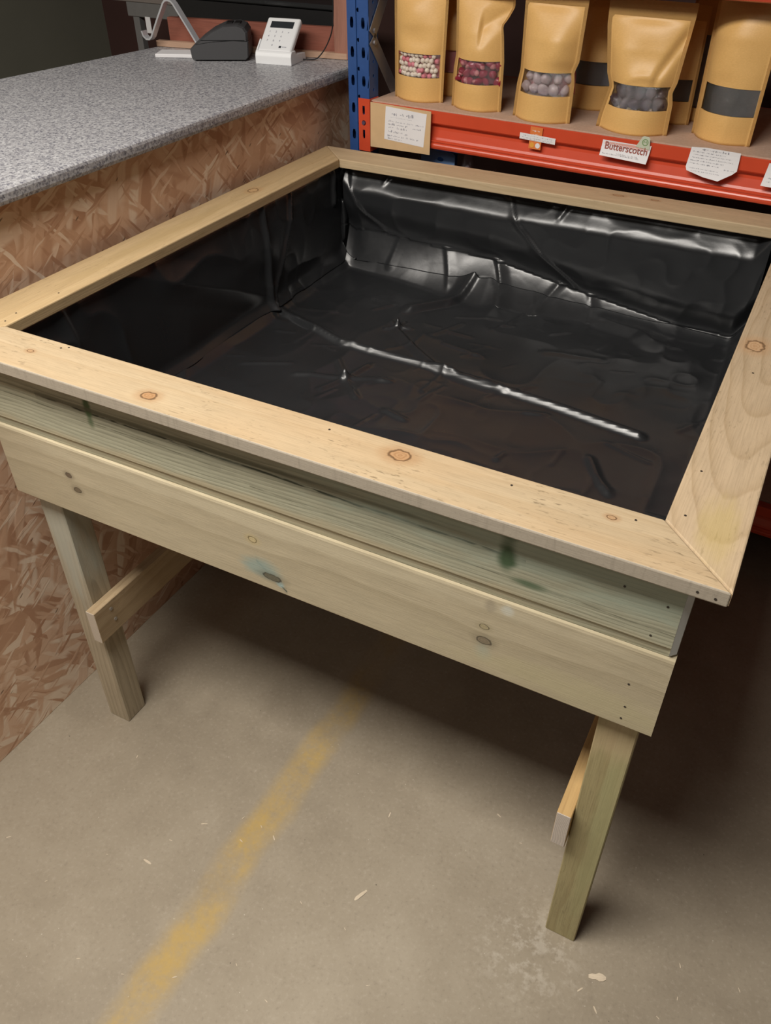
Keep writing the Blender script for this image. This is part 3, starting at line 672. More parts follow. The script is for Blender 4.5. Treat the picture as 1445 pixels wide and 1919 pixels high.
# ------------------------------------------------------------------ timber at the counter's back
ang = math.atan2(1.507 - 1.412, 0.598)
bt_ = thing('timber_upstand', 'red-brown timber upstand board along the back of the counter', 'timber', (-0.648, 1.412, ctz), ang)
box('batten', -0.005, 0.605, 0.000, 0.020, 0.0004, 0.016, M['lightbatten'], bt_, 0.001)
o = from_bm('board', box_bm(0, 0.545, 0, 0.075, -0.022, 0, 0.0015), M['redwood'], bt_); o.matrix_local = Matrix(((1, 0, 0, 0.03), (0, 0, -1, 0.021), (0, 1, 0, 0.0005), (0, 0, 0, 1)))
pp = from_bm('upright_board', box_bm(0, 0.75, 0, 0.060, -0.020, 0, 0.0015), M['pinkwood'])
pp.matrix_world = Matrix(((0, 1, 0, -0.092), (0, 0, -1, 1.508), (1, 0, 0, ctz), (0, 0, 0, 1)))
tag(pp, 'pink-brown upright board standing behind the blue rack post', 'board')

# ------------------------------------------------------------------ card reader in its cradle
cr = thing('card_reader', 'white card payment reader with keypad standing in its white cradle', 'card reader', (-0.2465, 1.343, ctz), math.atan2(0.017, 0.106))
def side_extrude(profile, x0, x1, bevel=0.0, segs=2):
    bm = bmesh.new(); n = len(profile)
    a = [bm.verts.new((x0, y, z)) for y, z in profile]; b = [bm.verts.new((x1, y, z)) for y, z in profile]
    bm.faces.new(a); bm.faces.new(b[::-1])
    for i in range(n): bm.faces.new((a[i], b[i], b[(i + 1) % n], a[(i + 1) % n]))
    if bevel:
        bmesh.ops.recalc_face_normals(bm, faces=bm.faces)
        bmesh.ops.bevel(bm, geom=bm.edges[:], offset=bevel, segments=segs, profile=0.5, affect='EDGES')
    return bm
o = from_bm('cradle', side_extrude([(0, 0), (0.0, 0.020), (0.003, 0.028), (0.0075, 0.0325), (0.0330, 0.0330), (0.036, 0.024), (0.098, 0.019), (0.102, 0.0)], 0, 0.107, 0.0015), M['white_plastic'], cr)
# reader slab: local Y up the slab, local Z outward
rd = from_bm('reader', box_bm(0.004, 0.103, 0, 0.112, -0.018, 0, 0.006, 3), M['white_plastic'], cr)
tl = math.radians(39)
rd.matrix_local = Matrix(((1, 0, 0, 0), (0, math.cos(tl), -math.sin(tl), 0.0070), (0, math.sin(tl), math.cos(tl), 0.0315), (0, 0, 0, 1)))
box('cradle_arm', -0.0005, 0.0036, 0.0, 0.040, -0.016, -0.001, M['white_plastic'], rd, 0.001)
box('screen', 0.020, 0.088, 0.076, 0.097, 0.0, 0.0008, M['screen'], rd, 0.0006)
keys = bmesh.new()
for ch, cx_, cy_ in [(c, 0.024 + 0.0185 * i, y0_) for rw, y0_ in (('123x', 0.0610), ('456', 0.0465), ('789', 0.0320), (' 0', 0.0175)) for i, c in enumerate(rw) if c != ' ']:
    text('key_print', ch, 0.0080, M['key_ink'], rd, (cx_, cy_, 0.0003), bold=0.0001)
box('logo', 0.064, 0.071, 0.0125, 0.0190, 0.0, 0.0005, M['screen'], rd, 0.0002)
bm = bmesh.new()
for k in range(5):
    bmesh.ops.create_cube(bm, size=1, matrix=Matrix.Translation((0.0745 + k * 0.0027, 0.0157, 0.0002)) @ Matrix.Diagonal((0.0018, 0.003, 0.0004, 1)))
from_bm('maker_print', bm, M['key_ink'], rd)
pts = [(-0.155, 1.440, ctz + 0.004), (-0.138, 1.447, ctz + 0.004), (-0.122, 1.458, ctz + 0.005), (-0.107, 1.468, ctz + 0.020), (-0.092, 1.476, ctz + 0.045), (-0.080, 1.480, ctz + 0.075), (-0.076, 1.482, ctz + 0.11), (-0.075, 1.483, ctz + 0.16)]
def smooth_pts(p, n=6):
    P = [Vector(q) for q in p]; out = []
    for i in range(len(P) - 1):
        p0, p1, p2, p3 = P[max(i - 1, 0)], P[i], P[i + 1], P[min(i + 2, len(P) - 1)]
        for k in range(n):
            t = k / n
            out.append(0.5 * ((2 * p1) + (p2 - p0) * t + (2 * p0 - 5 * p1 + 4 * p2 - p3) * t * t + (3 * p1 - p0 - 3 * p2 + p3) * t ** 3))
    return out + [P[-1]]
o = from_bm('power_cable', tube_bm(smooth_pts(pts), 0.0018, 6), M['black'], None, True)
tag(o, 'thin dark cable curving up behind the white card reader', 'cable')

# ------------------------------------------------------------------ receipt printer
pr = thing('receipt_printer', 'charcoal desktop receipt printer with sloping lid on the counter', 'printer', (-0.418, 1.282, ctz), math.atan2(0.078, 0.139))
def loft(sections, name, mat, parent, bevel=0.0):
    """closed outline per depth y"""
    bm = bmesh.new(); rings = []
    for y, pts_ in sections: rings.append([bm.verts.new((px, y, pz)) for px, pz in pts_])
    n = len(rings[0])
    for a, b in zip(rings[:-1], rings[1:]):
        for i in range(n): bm.faces.new((a[i], a[(i + 1) % n], b[(i + 1) % n], b[i]))
    bm.faces.new(rings[0][::-1]); bm.faces.new(rings[-1])
    return from_bm(name, bm, mat, parent)
low = [(0.004, 0.003), (0.150, 0.003), (0.157, 0.010), (0.160, 0.048), (0.120, 0.050), (0.060, 0.047), (0.012, 0.040), (-0.002, 0.030), (0.0, 0.008)]
def inset(pts_, k, c=(0.08, 0.03)): return [(c[0] + (a - c[0]) * k, c[1] + (b - c[1]) * k) for a, b in pts_]
loft([(0.0, inset(low, 0.97)), (0.004, low), (0.110, low), (0.114, inset(low, 0.97))], 'body', M['charcoal'], pr)
hi = [(0.012, 0.0405), (0.060, 0.0475), (0.120, 0.0505), (0.1595, 0.0485), (0.160, 0.070), (0.152, 0.082), (0.135, 0.088), (0.095, 0.086), (0.060, 0.072), (0.030, 0.054)]
loft([(0.002, inset(hi, 0.90, (0.10, 0.055))), (0.010, inset(hi, 0.98, (0.10, 0.055))), (0.020, hi), (0.095, hi), (0.106, inset(hi, 0.97, (0.10, 0.055))), (0.112, inset(hi, 0.88, (0.10, 0.055)))], 'lid', M['charcoal'], pr)
for k in range(2): box('vent', 0.100 + 0.022 * k, 0.117 + 0.022 * k, 0.035, 0.075, 0.0868, 0.0892, M['black'], pr, 0.0008)
from_bm('seam', side_extrude([(0.0025, 0.0495), (0.0005, 0.0510), (0.0025, 0.0525)], 0.030, 0.150), M['black_edge'], pr)

# ------------------------------------------------------------------ bent stand and its base plate
sd = thing('display_stand', 'clear silvery bent strip stand with hooked front, left of the printer', 'stand', (0, 0, 0))
path = [(-0.668, 1.206), (-0.664, 1.193), (-0.655, 1.186), (-0.643, 1.186), (-0.634, 1.193), (-0.600, 1.243), (-0.572, 1.282), (-0.565, 1.288), (-0.555, 1.290), (-0.544, 1.288), (-0.536, 1.281), (-0.500, 1.232), (-0.467, 1.186), (-0.461, 1.177), (-0.463, 1.168), (-0.475, 1.1645), (-0.56, 1.1645)]
def ribbon(path, y0, y1, th):
    bm = bmesh.new(); fr = []
    P = [Vector((a, b)) for a, b in path]
    for i, p in enumerate(P):
        t = (P[min(i + 1, len(P) - 1)] - P[max(i - 1, 0)]).normalized(); n = Vector((-t.y, t.x)) * th / 2
        fr.append([bm.verts.new((q.x, yy, q.y)) for q, yy in ((p + n, y0), (p + n, y1), (p - n, y1), (p - n, y0))])
    for a, b in zip(fr[:-1], fr[1:]):
        for k in range(4): bm.faces.new((a[k], a[(k + 1) % 4], b[(k + 1) % 4], b[k]))
    bm.faces.new(fr[0][::-1]); bm.faces.new(fr[-1]); return bm
from_bm('strip', ribbon(path, 1.372, 1.392, 0.005), M['silver'], sd)
bp_ = box('flat_tray', -0.075, 0.075, -0.035, 0.035, 0.0005, 0.010, M['paper'], None, 0.002, 2, (-0.487, 1.335, ctz), (0, 0, 0.42))
tag(bp_, 'low pale tray lying flat on the counter left of the printer', 'tray')

# ------------------------------------------------------------------ things behind the counter
bc = thing('black_cabinet', 'low black cabinet behind the counter upstand', 'cabinet', (-0.735, 1.62, 0))
box('body', 0, 0.60, 0, 0.19, 0, 1.262, M['black'], bc, 0.003)
box('top', -0.008, 0.608, -0.008, 0.195, 1.2625, 1.276, M['black_edge'], bc, 0.003)
wb = thing('work_bench', 'grey-brown bench with pale steel leg far behind the counter', 'bench', (-1.12, 1.80, 0))
o = from_bm('bench_top', box_bm(0, 0.95, 0, 0.50, -0.03, 0, 0.002), M['greywood'], wb); o.location = (-0.28, 0.45 - 0.42, 1.235)
box('apron_rail', -0.02, 0.62, 0.032, 0.050, 1.160, 1.2045, M['bench_steel'], wb, 0.002)
for sx in (0.0, 0.60): box('leg', sx, sx + 0.028, 0.034, 0.062, 0, 1.1595, M['bench_steel'], wb, 0.002)
tg = box('price_ticket', 0, 0.022, 0, 0.002, 0, 0.050, M['paper'], None, 0, 1, (-1.052, 1.800, 1.100))
tg.location = (-1.060, 1.8295, 1.113)
tag(tg, 'small white ticket fixed beneath the far bench top', 'ticket')

# ------------------------------------------------------------------ shelving rack (turned a little)
RA = math.atan(-0.0561); RO = Vector((0.1, 1.36, 0))
def RK(xl, off, z):   # world point from rack-local
    return RO + Vector((xl * math.cos(RA) - off * math.sin(RA), xl * math.sin(RA) + off * math.cos(RA), z))
rack = thing('shelving_rack', 'blue and red steel shelving rack with chipboard shelves of sweets', 'shelving', RO, RA)
def slot(cx, cz, w_, h_, taper=True):
    if taper: return [(cx - w_ / 2, cz - h_ * 0.30), (cx - w_ * 0.32, cz - h_ / 2), (cx + w_ * 0.32, cz - h_ / 2), (cx + w_ / 2, cz - h_ * 0.30), (cx + w_ / 2, cz + h_ * 0.18), (cx + w_ * 0.3, cz + h_ / 2), (cx - w_ * 0.3, cz + h_ / 2), (cx - w_ / 2, cz + h_ * 0.18)]
    return [(cx + w_ / 2 * math.cos(2 * PI * k / 8), cz + h_ / 2 * math.sin(2 * PI * k / 8)) for k in range(8)]
def post(x0, mirror=1, holes=True):
    """front face 65 mm wide with a pressed groove, side face 45 mm; all sheet steel with real slots"""
    pr_ = bpy.data.objects.new('post', None); link(pr_, rack)
    pr_.location = (x0, 0, 0)
    rowsz = [1.279 - 0.067 * k for k in range(-10, 18)] if holes else []
    hl = [slot(0.0145, zz, 0.0105, 0.0245) for zz in rowsz]; hr = [slot(0.0485, zz, 0.0105, 0.0245) for zz in rowsz]
    hg = [slot(0.0315, zz + 0.028, 0.0085, 0.0105, False) for zz in rowsz]
    hs = [slot(0.021, zz + 0.012 - 0.0335 * q, 0.007, 0.008, False) for zz in rowsz for q in (0, 1)]
    top = 2.05
    b1 = strip_bm(0, 0.027, 0, top, hl, 0.002)
    b2 = strip_bm(0.036, 0.066, 0, top, hr, 0.002)
    b3 = strip_bm(0.027, 0.036, 0, top, hg, 0.002)
    for q in b3.verts: q.co.z -= 0.003
    b4 = strip_bm(0, 0.044, 0, top, hs, 0.002)
    full = bmesh.new()
    def add(b, fn):
        mp = {}
        for q in b.verts: mp[q] = full.verts.new(fn(q.co))
        for f in b.faces:
            try: full.faces.new([mp[q] for q in f.verts])
            except ValueError: pass
        b.free()
    front = lambda c: (c.x, -c.z, c.y)
    add(b1, front); add(b2, front); add(b3, front)
    add(b4, lambda c: (0.066 + c.z if mirror > 0 else -c.z, c.x + 0.0, c.y))
    bmx = box_bm(0.0003, 0.002, 0.0032, 0.044, 0, top); add(bmx, lambda c: tuple(c))
    bmx = box_bm(0.0003, 0.0638, 0.0425, 0.044, 0, top); add(bmx, lambda c: tuple(c))
    o = from_bm('post_face', full, M['blue'], pr_)
    return pr_
def part_mesh(name, bm, mat, parent=rack): return from_bm(name, bm, mat, parent)
post(-0.064); post(2.36, -1, False)
for px in (-0.064, 2.36):
    box('rear_post', px, px + 0.066, 0.50, 0.545, 0, 2.05, M['blue'], rack, 0.002)
# galvanised bracing between front and rear post, bolted on the post's side
def brace(za, zb):
    a = Vector((0.006, 0.020, za)); b = Vector((0.006, 0.52, zb))
    L = (b - a).length; th = math.atan2(zb - za, 0.5)
    o = from_bm('brace', box_bm(-0.012, L, -0.017, 0.017, 0, 0.002, 0), M['galv'], rack)
    o.matrix_local = Matrix(((0, 0, 1, 0.0035), (math.cos(th), -math.sin(th), 0, 0.020), (math.sin(th), math.cos(th), 0, za), (0, 0, 0, 1)))
    bo = from_bm('bolt', disc_bm(0.006, 0.002, 0.007, 6), M['galv'], o); bo.location = (0, 0, 0)
brace(1.235, 0.62); brace(1.262, 1.90)
beam_prof = [(0.026, 1.0985), (0.001, 1.0985), (0.0, 1.0975), (0.0, 1.070), (0.0025, 1.0670), (0.011, 1.0640), (0.0135, 1.0600), (0.0125, 1.052), (0.0075, 1.034), (0.0050, 1.0285), (0.0010, 1.0275), (-0.0008, 1.0262),
             (-0.0010, 1.0242), (0.0008, 1.0225), (0.0012, 1.0205), (-0.0010, 1.0190), (-0.0026, 1.0160), (-0.0026, 1.0115), (-0.0012, 1.0072), (0.0035, 1.0048), (0.026, 1.0048)]
def beam(x0, x1, z, y=0.0):
    bm = side_extrude([(a + y, b - 1.0985 + z) for a, b in beam_prof], x0, x1)
    return from_bm('beam', bm, M['red'], rack)
BZ = 1.0985
for bz in (BZ, 0.770, 0.225, 1.480):
    beam(0.010, 2.354, bz)
    box('rear_beam', 0.005, 2.355, 0.470, 0.498, bz - 0.09, bz, M['red'], rack)
    box('shelf_board', -0.055, 2.42, 0.0275 if bz == BZ else 0.03, 0.468, bz - 0.010, bz + 0.0035, M['chip'], rack) if bz != BZ else \
        box('shelf_board', 0.006, 2.354, 0.0035, 0.468, bz + 0.0002, bz + 0.0037, M['chip'], rack)
# hooked end plate with its slots and bolt
def end_plate(x0, zt, mir=1):
    hs = [slot(0.0165, -0.028, 0.008, 0.021, True), slot(0.0165, -0.090, 0.008, 0.021, True), slot(0.0165, -0.060, 0.013, 0.013, False)]
    hs[0] = [(0.0125, -0.018), (0.0125, -0.036), (0.0140, -0.040), (0.0190, -0.040), (0.0200, -0.036), (0.0200, -0.018)]
    hs[1] = [(a, b - 0.060) for a, b in hs[0]]
    bm = plate_bm([(0, -0.132), (0.036, -0.132), (0.036, 0), (0, 0)], hs, 0.003)
    o = from_bm('end_plate', bm, M['red'], rack)
    o.matrix_local = Matrix(((1, 0, 0, x0), (0, 0, -1, -0.0062), (0, 1, 0, zt), (0, 0, 0, 1)))
    bo = from_bm('bolt', disc_bm(0.0052, -0.0005, 0.0030, 8), M['hole_dark'], o); bo.location = (0.0165, -0.060, 0)
    f = from_bm('flange', box_bm(0.0335, 0.036, -0.132, 0.0, -0.045, -0.0031), M['red'], o)
for bz in (1.105, 0.7765, 1.4865): end_plate(-0.030, bz)
SZ = BZ + 0.0038     # shelf surface

# ------------------------------------------------------------------ tags on the beam
RV = (HALF, 0, RA)
def squiggle_bm(lines, seed, th=0.0008):
    """illegible print: short strokes in rows; lines = (x0, x1, y, height)"""
    rs = random.Random(seed); bm = bmesh.new()
    for (x0, x1, yy, hh) in lines:
        xx = x0
        while xx < x1:
            L = rs.uniform(1.2, 4.0) * hh
            L = min(L, x1 - xx)
            k = 0.0
            while k < L:
                d = rs.uniform(0.35, 0.75) * hh; h2 = hh * rs.uniform(0.45, 1.0)
                bmesh.ops.create_cube(bm, size=1, matrix=Matrix.Translation((xx + k + d * 0.5, yy + h2 * 0.4 * rs.uniform(0.2, 1), 0)) @ Matrix.Rotation(rs.uniform(-0.5, 0.5), 4, 'Z') @ Matrix.Diagonal((d * 0.8 if rs.random() < 0.5 else d * 0.3, h2 * (0.3 if rs.random() < 0.5 else 0.9), 0.0002, 1)))
                k += d * 1.05
            xx += L + hh * 0.8
    return bm
def sheet_bm(outline, curl=0.0, thick=0.0004, nx=10, ny=6):
    """paper cut to an outline (x,y), curled outward (+z) towards its lower edge"""
    bm = bmesh.new(); vs_ = [bm.verts.new((a, b, 0)) for a, b in outline]; f = bm.faces.new(vs_)
    xs = [a for a, b in outline]; ys = [b for a, b in outline]
    for k in range(1, nx):
        xx = min(xs) + (max(xs) - min(xs)) * k / nx
        bmesh.ops.bisect_plane(bm, geom=bm.verts[:] + bm.edges[:] + bm.faces[:], plane_co=(xx, 0, 0), plane_no=(1, 0, 0))
    for k in range(1, ny):
        yy = min(ys) + (max(ys) - min(ys)) * k / ny
        bmesh.ops.bisect_plane(bm, geom=bm.verts[:] + bm.edges[:] + bm.faces[:], plane_co=(0, yy, 0), plane_no=(0, 1, 0))
    H_ = max(ys) - min(ys)
    r = bmesh.ops.extrude_face_region(bm, geom=bm.faces[:])
    bmesh.ops.translate(bm, vec=(0, 0, thick), verts=[q for q in r['geom'] if isinstance(q, bmesh.types.BMVert)])
    if curl:
        for q in bm.verts: q.co.z += curl * ((max(ys) - q.co.y) / H_) ** 2
    return bm
def on_rack(o, xl, off, z, rx=0.0, rz=0.0):
    o.matrix_world = Matrix.Translation(RK(xl, off, z)) @ Matrix.Rotation(RA, 4, 'Z') @ Matrix.Rotation(HALF + rx, 4, 'X') @ Matrix.Rotation(rz, 4, 'Z')
# kraft card with handwritten note
kc = bpy.data.objects.new('kraft_card', None); C.objects.link(kc); on_rack(kc, 0.012, -0.0105, 1.101, 0.0, -0.012)
tag(kc, 'brown kraft card with white handwritten note beside the blue rack post', 'card')
from_bm('card', sheet_bm([(0, 0), (0.0, -0.112), (0.184, -0.106), (0.184, 0.0)], 0.0, 0.0016), M['kraft_card'], kc)
nt = from_bm('note', sheet_bm([(0.048, -0.004), (0.044, -0.086), (0.165, -0.090), (0.172, -0.008)], 0.0, 0.0005), M['paper'], kc); nt.location = (0, 0, 0.0017)
from_bm('writing', squiggle_bm([(0.066, 0.100, -0.022, 0.0095), (0.110, 0.132, -0.0225, 0.0095), (0.062, 0.128, -0.0290, 0.0012), (0.056, 0.130, -0.0400, 0.006), (0.140, 0.162, -0.0400, 0.004), (0.055, 0.112, -0.0475, 0.006),
      (0.056, 0.072, -0.0555, 0.006), (0.082, 0.114, -0.0560, 0.006), (0.130, 0.154, -0.0500, 0.005), (0.056, 0.098, -0.0660, 0.006), (0.105, 0.118, -0.0680, 0.006), (0.054, 0.150, -0.0760, 0.006), (0.054, 0.098, -0.0830, 0.005)], 3), M['ink_faint'], nt).location = (0, 0, 0.0006)

# orange tag with paper strip
ot = bpy.data.objects.new('price_tag', None); C.objects.link(ot); on_rack(ot, 0.453, -0.0030, 1.072, 0.0, -0.03)
tag(ot, 'orange sticker tag crossed by a narrow white strip on the red beam', 'tag')
o = from_bm('sticker', sheet_bm([(0.016, -0.025), (0.048, -0.025), (0.048, 0.026), (0.016, 0.026)], 0.0, 0.0004), M['orange'], ot)
o2 = from_bm('writing', squiggle_bm([(0.020, 0.040, 0.016, 0.004), (0.023, 0.038, 0.008, 0.0035)], 5), M['paper'], o); o2.location = (0, 0, 0.0005)
o2 = from_bm('icon', disc_bm(0.0062, 0, 0.0006, 14), M['paper'], o); o2.location = (0.0395, -0.016, 0.0003)
o2 = from_bm('icon', disc_bm(0.0062, 0, 0.0006, 14), M['amber'], o); o2.location = (0.0245, -0.016, 0.0003)
st = from_bm('paper_strip', sheet_bm([(-0.010, -0.006), (0.084, -0.006), (0.084, 0.008), (-0.010, 0.008)], 0.0, 0.0004), M['paper'], ot); st.location = (0, 0, 0.0012)
o2 = from_bm('writing', squiggle_bm([(-0.002, 0.075, 0.003, 0.0028), (-0.004, 0.078, -0.0015, 0.0024), (0.0, 0.07, -0.0045, 0.002)], 6), M['ink_faint'], st); o2.location = (0, 0, 0.0006)

# butterscotch tag
bg = bpy.data.objects.new('price_tag', None); C.objects.link(bg); on_rack(bg, 0.657, -0.0035, 1.098, 0.0, -0.035)
tag(bg, 'white tag reading Butterscotch in red letters on the red beam', 'tag')
pb = from_bm('paper', sheet_bm([(-0.002, -0.006), (0.106, -0.004), (0.114, -0.001), (0.112, -0.040), (-0.002, -0.039)], 0.010, 0.0004, 12, 6), M['paper'], bg); pb.location = (0, 0, 0)
band = from_bm('name_band', sheet_bm([(0.004, -0.009), (0.108, -0.005), (0.111, -0.024), (0.105, -0.026), (0.004, -0.023)], 0.0018, 0.0003), M['pink_ink'], bg); band.location = (0, 0, 0.0010)
o = text('name_glow', 'Butterscotch', 0.0235, M['paper'], bg, (0.057, -0.0235, 0.0030), (-0.10, 0, 0.01), bold=0.0011); o.scale = (0.84, 1.0, 1)
o = text('name_letters', 'Butterscotch', 0.0235, M['red_ink'], bg, (0.057, -0.0235, 0.0040), (-0.10, 0, 0.01), bold=0.0003); o.scale = (0.84, 1.0, 1)
o = from_bm('writing', squiggle_bm([(0.038, 0.088, -0.029, 0.002), (0.004, 0.092, -0.0325, 0.002)], 8), M['ink_faint'], bg); o.location = (0, 0, 0.0102); o.rotation_euler = (0, 0, 0)
gs = from_bm('leaf_sticker', sheet_bm([(0.078, -0.008), (0.090, 0.016), (0.094, 0.018), (0.105, 0.017), (0.108, 0.014), (0.112, -0.010)], 0.0, 0.0004), M['pale_green'], bg); gs.location = (0, 0, 0.0021)
bm = bmesh.new()   # green ring with inner zigzag mark
n = 20
for k in range(n):
    a0, a1 = 2 * PI * k / n, 2 * PI * (k + 1) / n
    bm.faces.new([bm.verts.new((r_ * math.cos(a_), r_ * math.sin(a_), 0)) for r_, a_ in ((0.0056, a0), (0.0075, a0), (0.0075, a1), (0.0056, a1))])
zz = [(-0.0035, -0.002), (-0.003, 0.003), (0.0, 0.0), (0.003, 0.003), (0.0035, -0.002)]
for a, b in zip(zz[:-1], zz[1:]):
    bm.faces.new([bm.verts.new(q) for q in ((a[0] - 0.0007, a[1], 0), (a[0] + 0.0007, a[1], 0), (b[0] + 0.0007, b[1], 0), (b[0] - 0.0007, b[1], 0))])
o = from_bm('emblem', bm, M['green_ink'], gs); o.location = (0.0985, 0.0045, 0.0006)

# ingredients tag with clipped lower corners
ig = bpy.data.objects.new('price_tag', None); C.objects.link(ig); on_rack(ig, 0.863, -0.0035, 1.108, 0.0, -0.02)
tag(ig, 'silvery white ingredients tag with clipped corners, rightmost whole tag on the beam', 'tag')
from_bm('paper', sheet_bm([(-0.002, -0.004), (0.030, -0.001), (0.106, -0.001), (0.108, -0.038), (0.100, -0.046), (0.074, -0.063), (0.040, -0.060), (0.000, -0.052), (-0.004, -0.045)], 0.014, 0.0004, 12, 7), M['paper'], ig)
wr = from_bm('writing', squiggle_bm([(0.022, 0.080, -0.0065, 0.005), (0.002, 0.075, -0.0125, 0.003), (0.006, 0.088, -0.0185, 0.003), (0.004, 0.095, -0.0245, 0.003), (0.002, 0.075, -0.0305, 0.003), (0.002, 0.066, -0.0365, 0.003), (0.080, 0.102, -0.040, 0.003), (0.004, 0.070, -0.046, 0.002), (0.010, 0.072, -0.0510, 0.002)], 9), M['ink'], ig)
for q in wr.data.vertices: q.co.z += 0.0007 + 0.014 * ((-0.001 - q.co.y) / 0.062) ** 2
wt_ = bpy.data.objects.new('price_tag', None); C.objects.link(wt_); on_rack(wt_, 1.028, -0.0035, 1.094, 0.0, -0.02)
tag(wt_, 'plain white tag cut off at the right edge of the picture on the red beam', 'tag')
from_bm('paper', sheet_bm([(0.004, 0), (0.10, 0.0), (0.10, -0.046), (0.0, -0.046)], 0.010, 0.0004), M['paper'], wt_)
wr = from_bm('writing', squiggle_bm([(0.010, 0.09, -0.030, 0.003), (0.010, 0.09, -0.037, 0.003)], 10), M['ink_faint'], wt_)
for q in wr.data.vertices: q.co.z += 0.0007 + 0.010 * ((-q.co.y) / 0.046) ** 2

# ------------------------------------------------------------------ kraft pouches
def interp(v, tab): return np.interp(v, [a for a, b in tab], [b for a, b in tab])
class Pouch:
    def __init__(s, w, h, T, win, wl=None, wr=None, seal=0.86, seed=0, sag=0.0, lean=0.0, fold=None):
        s.w, s.h, s.T, s.win, s.seal, s.seed, s.sag, s.lean, s.fold = w, h, T, win, seal, seed, sag, lean, fold
        s.wl = wl or [(0, 1), (1, 1)]; s.wr = wr or [(0, 1), (1, 1)]
    def pos(s, u, v, side=-1):
        u = np.asarray(u, float); v = np.asarray(v, float)
        xw = np.where(u < 0, interp(v, s.wl), interp(v, s.wr)) * s.w / 2
        x = u * xw
        onset = np.clip((s.seal - v) / 0.22, 0, 1)
        Tv = s.T * (0.62 + 0.38 * np.clip(1 - (v - 0.15) / 0.75, 0, 1)) * onset ** 0.62
        au = np.clip(np.abs(u) / 0.90, 0, 1)
        pr_ = 1 - au ** 2.3
        y = side * Tv * pr_ * (1.0 if side < 0 else 0.75)
        P = np.stack([x.ravel() + s.seed * 0.37, v.ravel() * s.h + s.seed, np.full(x.size, side * 3.0 + s.seed)], 1)
        n = (vnoise(P, 14) - 0.5).reshape(x.shape); r = (1 - np.abs(2 * vnoise(P + 5.5, 9) - 1)).reshape(x.shape)
        inw = np.clip((v - s.win[1]) / 0.12, 0, 1) + 0.25
        y = y + side * pr_ * np.clip(inw, 0, 1) * (0.015 * n + 0.016 * (r ** 3 - 0.3)) * onset ** 0.5
        if s.fold is not None:      # diagonal crease from (u0,v0) to (u1,v1)
            (u0, v0, u1, v1, dep, wid) = s.fold
            t = np.array([(u1 - u0), (v1 - v0)]); L = np.hypot(*t); t = t / L
            dd = (u - u0) * -t[1] + (v - v0) * t[0]; ss = (u - u0) * t[0] + (v - v0) * t[1]
            q = np.clip(1 - np.abs(dd) / wid, 0, 1) * np.clip(np.minimum(ss, L - ss) / 0.1 + 0.4, 0, 1)
            y = y + dep * q
        z = v * s.h - s.sag * 0 * v
        y = y + s.lean * z
        return np.stack([x, y, z], -1)
    def build(s, loc, rz, label, filling=None, filmmat=None, group='kraft sweet pouches on the shelf'):
        t = thing('kraft_pouch', label, 'pouch', loc, rz, group)
        u0, u1, v0, v1 = s.win[2], s.win[3], s.win[0], s.win[1]
        us = np.unique(np.round(np.concatenate([np.linspace(-1, 1, 41), [u0, u1]]), 5)); vs_ = np.unique(np.round(np.concatenate([np.linspace(0, 1, 49), [v0, v1]]), 5))
        U, V = np.meshgrid(us, vs_, indexing='ij')
        nu, nv = U.shape
        F = s.pos(U, V, -1); B = s.pos(U, V, 1)
        edge = (np.abs(U) > 0.999); B[edge] = F[edge]
        V_ = np.concatenate([F.reshape(-1, 3), B.reshape(-1, 3)]); off = nu * nv
        body, win = [], []
        for i in range(nu - 1):
            for j in range(nv - 1):
                a, b, c, d = i * nv + j, (i + 1) * nv + j, (i + 1) * nv + j + 1, i * nv + j + 1
                inside = us[i] >= u0 - 1e-6 and us[i + 1] <= u1 + 1e-6 and vs_[j] >= v0 - 1e-6 and vs_[j + 1] <= v1 + 1e-6
                (win if inside else body).append((a, b, c, d)); body.append((off + a, off + d, off + c, off + b))
            a, b = i * nv, (i + 1) * nv
            body.append((a, off + a, off + b, b))
        mesh('bag', V_, body, M['kraft'], t, True)
        wv = sorted({q for f in win for q in f}); mp = {q: k for k, q in enumerate(wv)}
        P = V_[wv].copy(); P[:, 1] -= 0.0003
        o = mesh('window', P, [[mp[q] for q in f] for f in win], filmmat or M['film'], t, True)
        if filling is not None:
            P2 = V_[wv].copy(); P2[:, 1] += filling[1]; P2[:, 0] *= 0.99
            if filling[2]:
                P2[:, 1] += (vnoise(P2 + s.seed, 60) - 0.5) * filling[2]
            mesh('filling', P2, [[mp[q] for q in f] for f in win], filling[0], t, True)['kind'] = 'stuff'
        s.t = t; s.loc = Vector(loc); s.rz = rz
        return t
    def world(s, u, v, depth):
        p = s.pos(np.array([u]), np.array([v]), -1)[0]
        return s.loc + Matrix.Rotation(s.rz, 3, 'Z') @ Vector((p[0], p[1] + depth, p[2]))
def lump_mesh(name, r, seed, amp, mat, sub=2):
    bm = bmesh.new(); bmesh.ops.create_icosphere(bm, subdivisions=sub, radius=r)
    P = np.array([q.co[:] for q in bm.verts]); n = vnoise(P / r * 1.0 + seed * 3.7, 1.1) - 0.5
    for q, k in zip(bm.verts, n): q.co = q.co * (1 + amp * k)
    me = bpy.data.meshes.new(name); bm.to_mesh(me); bm.free(); me.polygons.foreach_set('use_smooth', [True] * len(me.polygons)); me.materials.append(mat)
    return me
def place(name, me, loc, rot, label, cat, group):
    o = bpy.data.objects.new(name, me); C.objects.link(o); o.location = loc; o.rotation_euler = rot
    if name != 'sugar_ball': o.scale = (rs.uniform(0.75, 1.1), rs.uniform(0.6, 0.9), rs.uniform(0.75, 1.15))
    return tag(o, label, cat, group)
rs = random.Random(21)

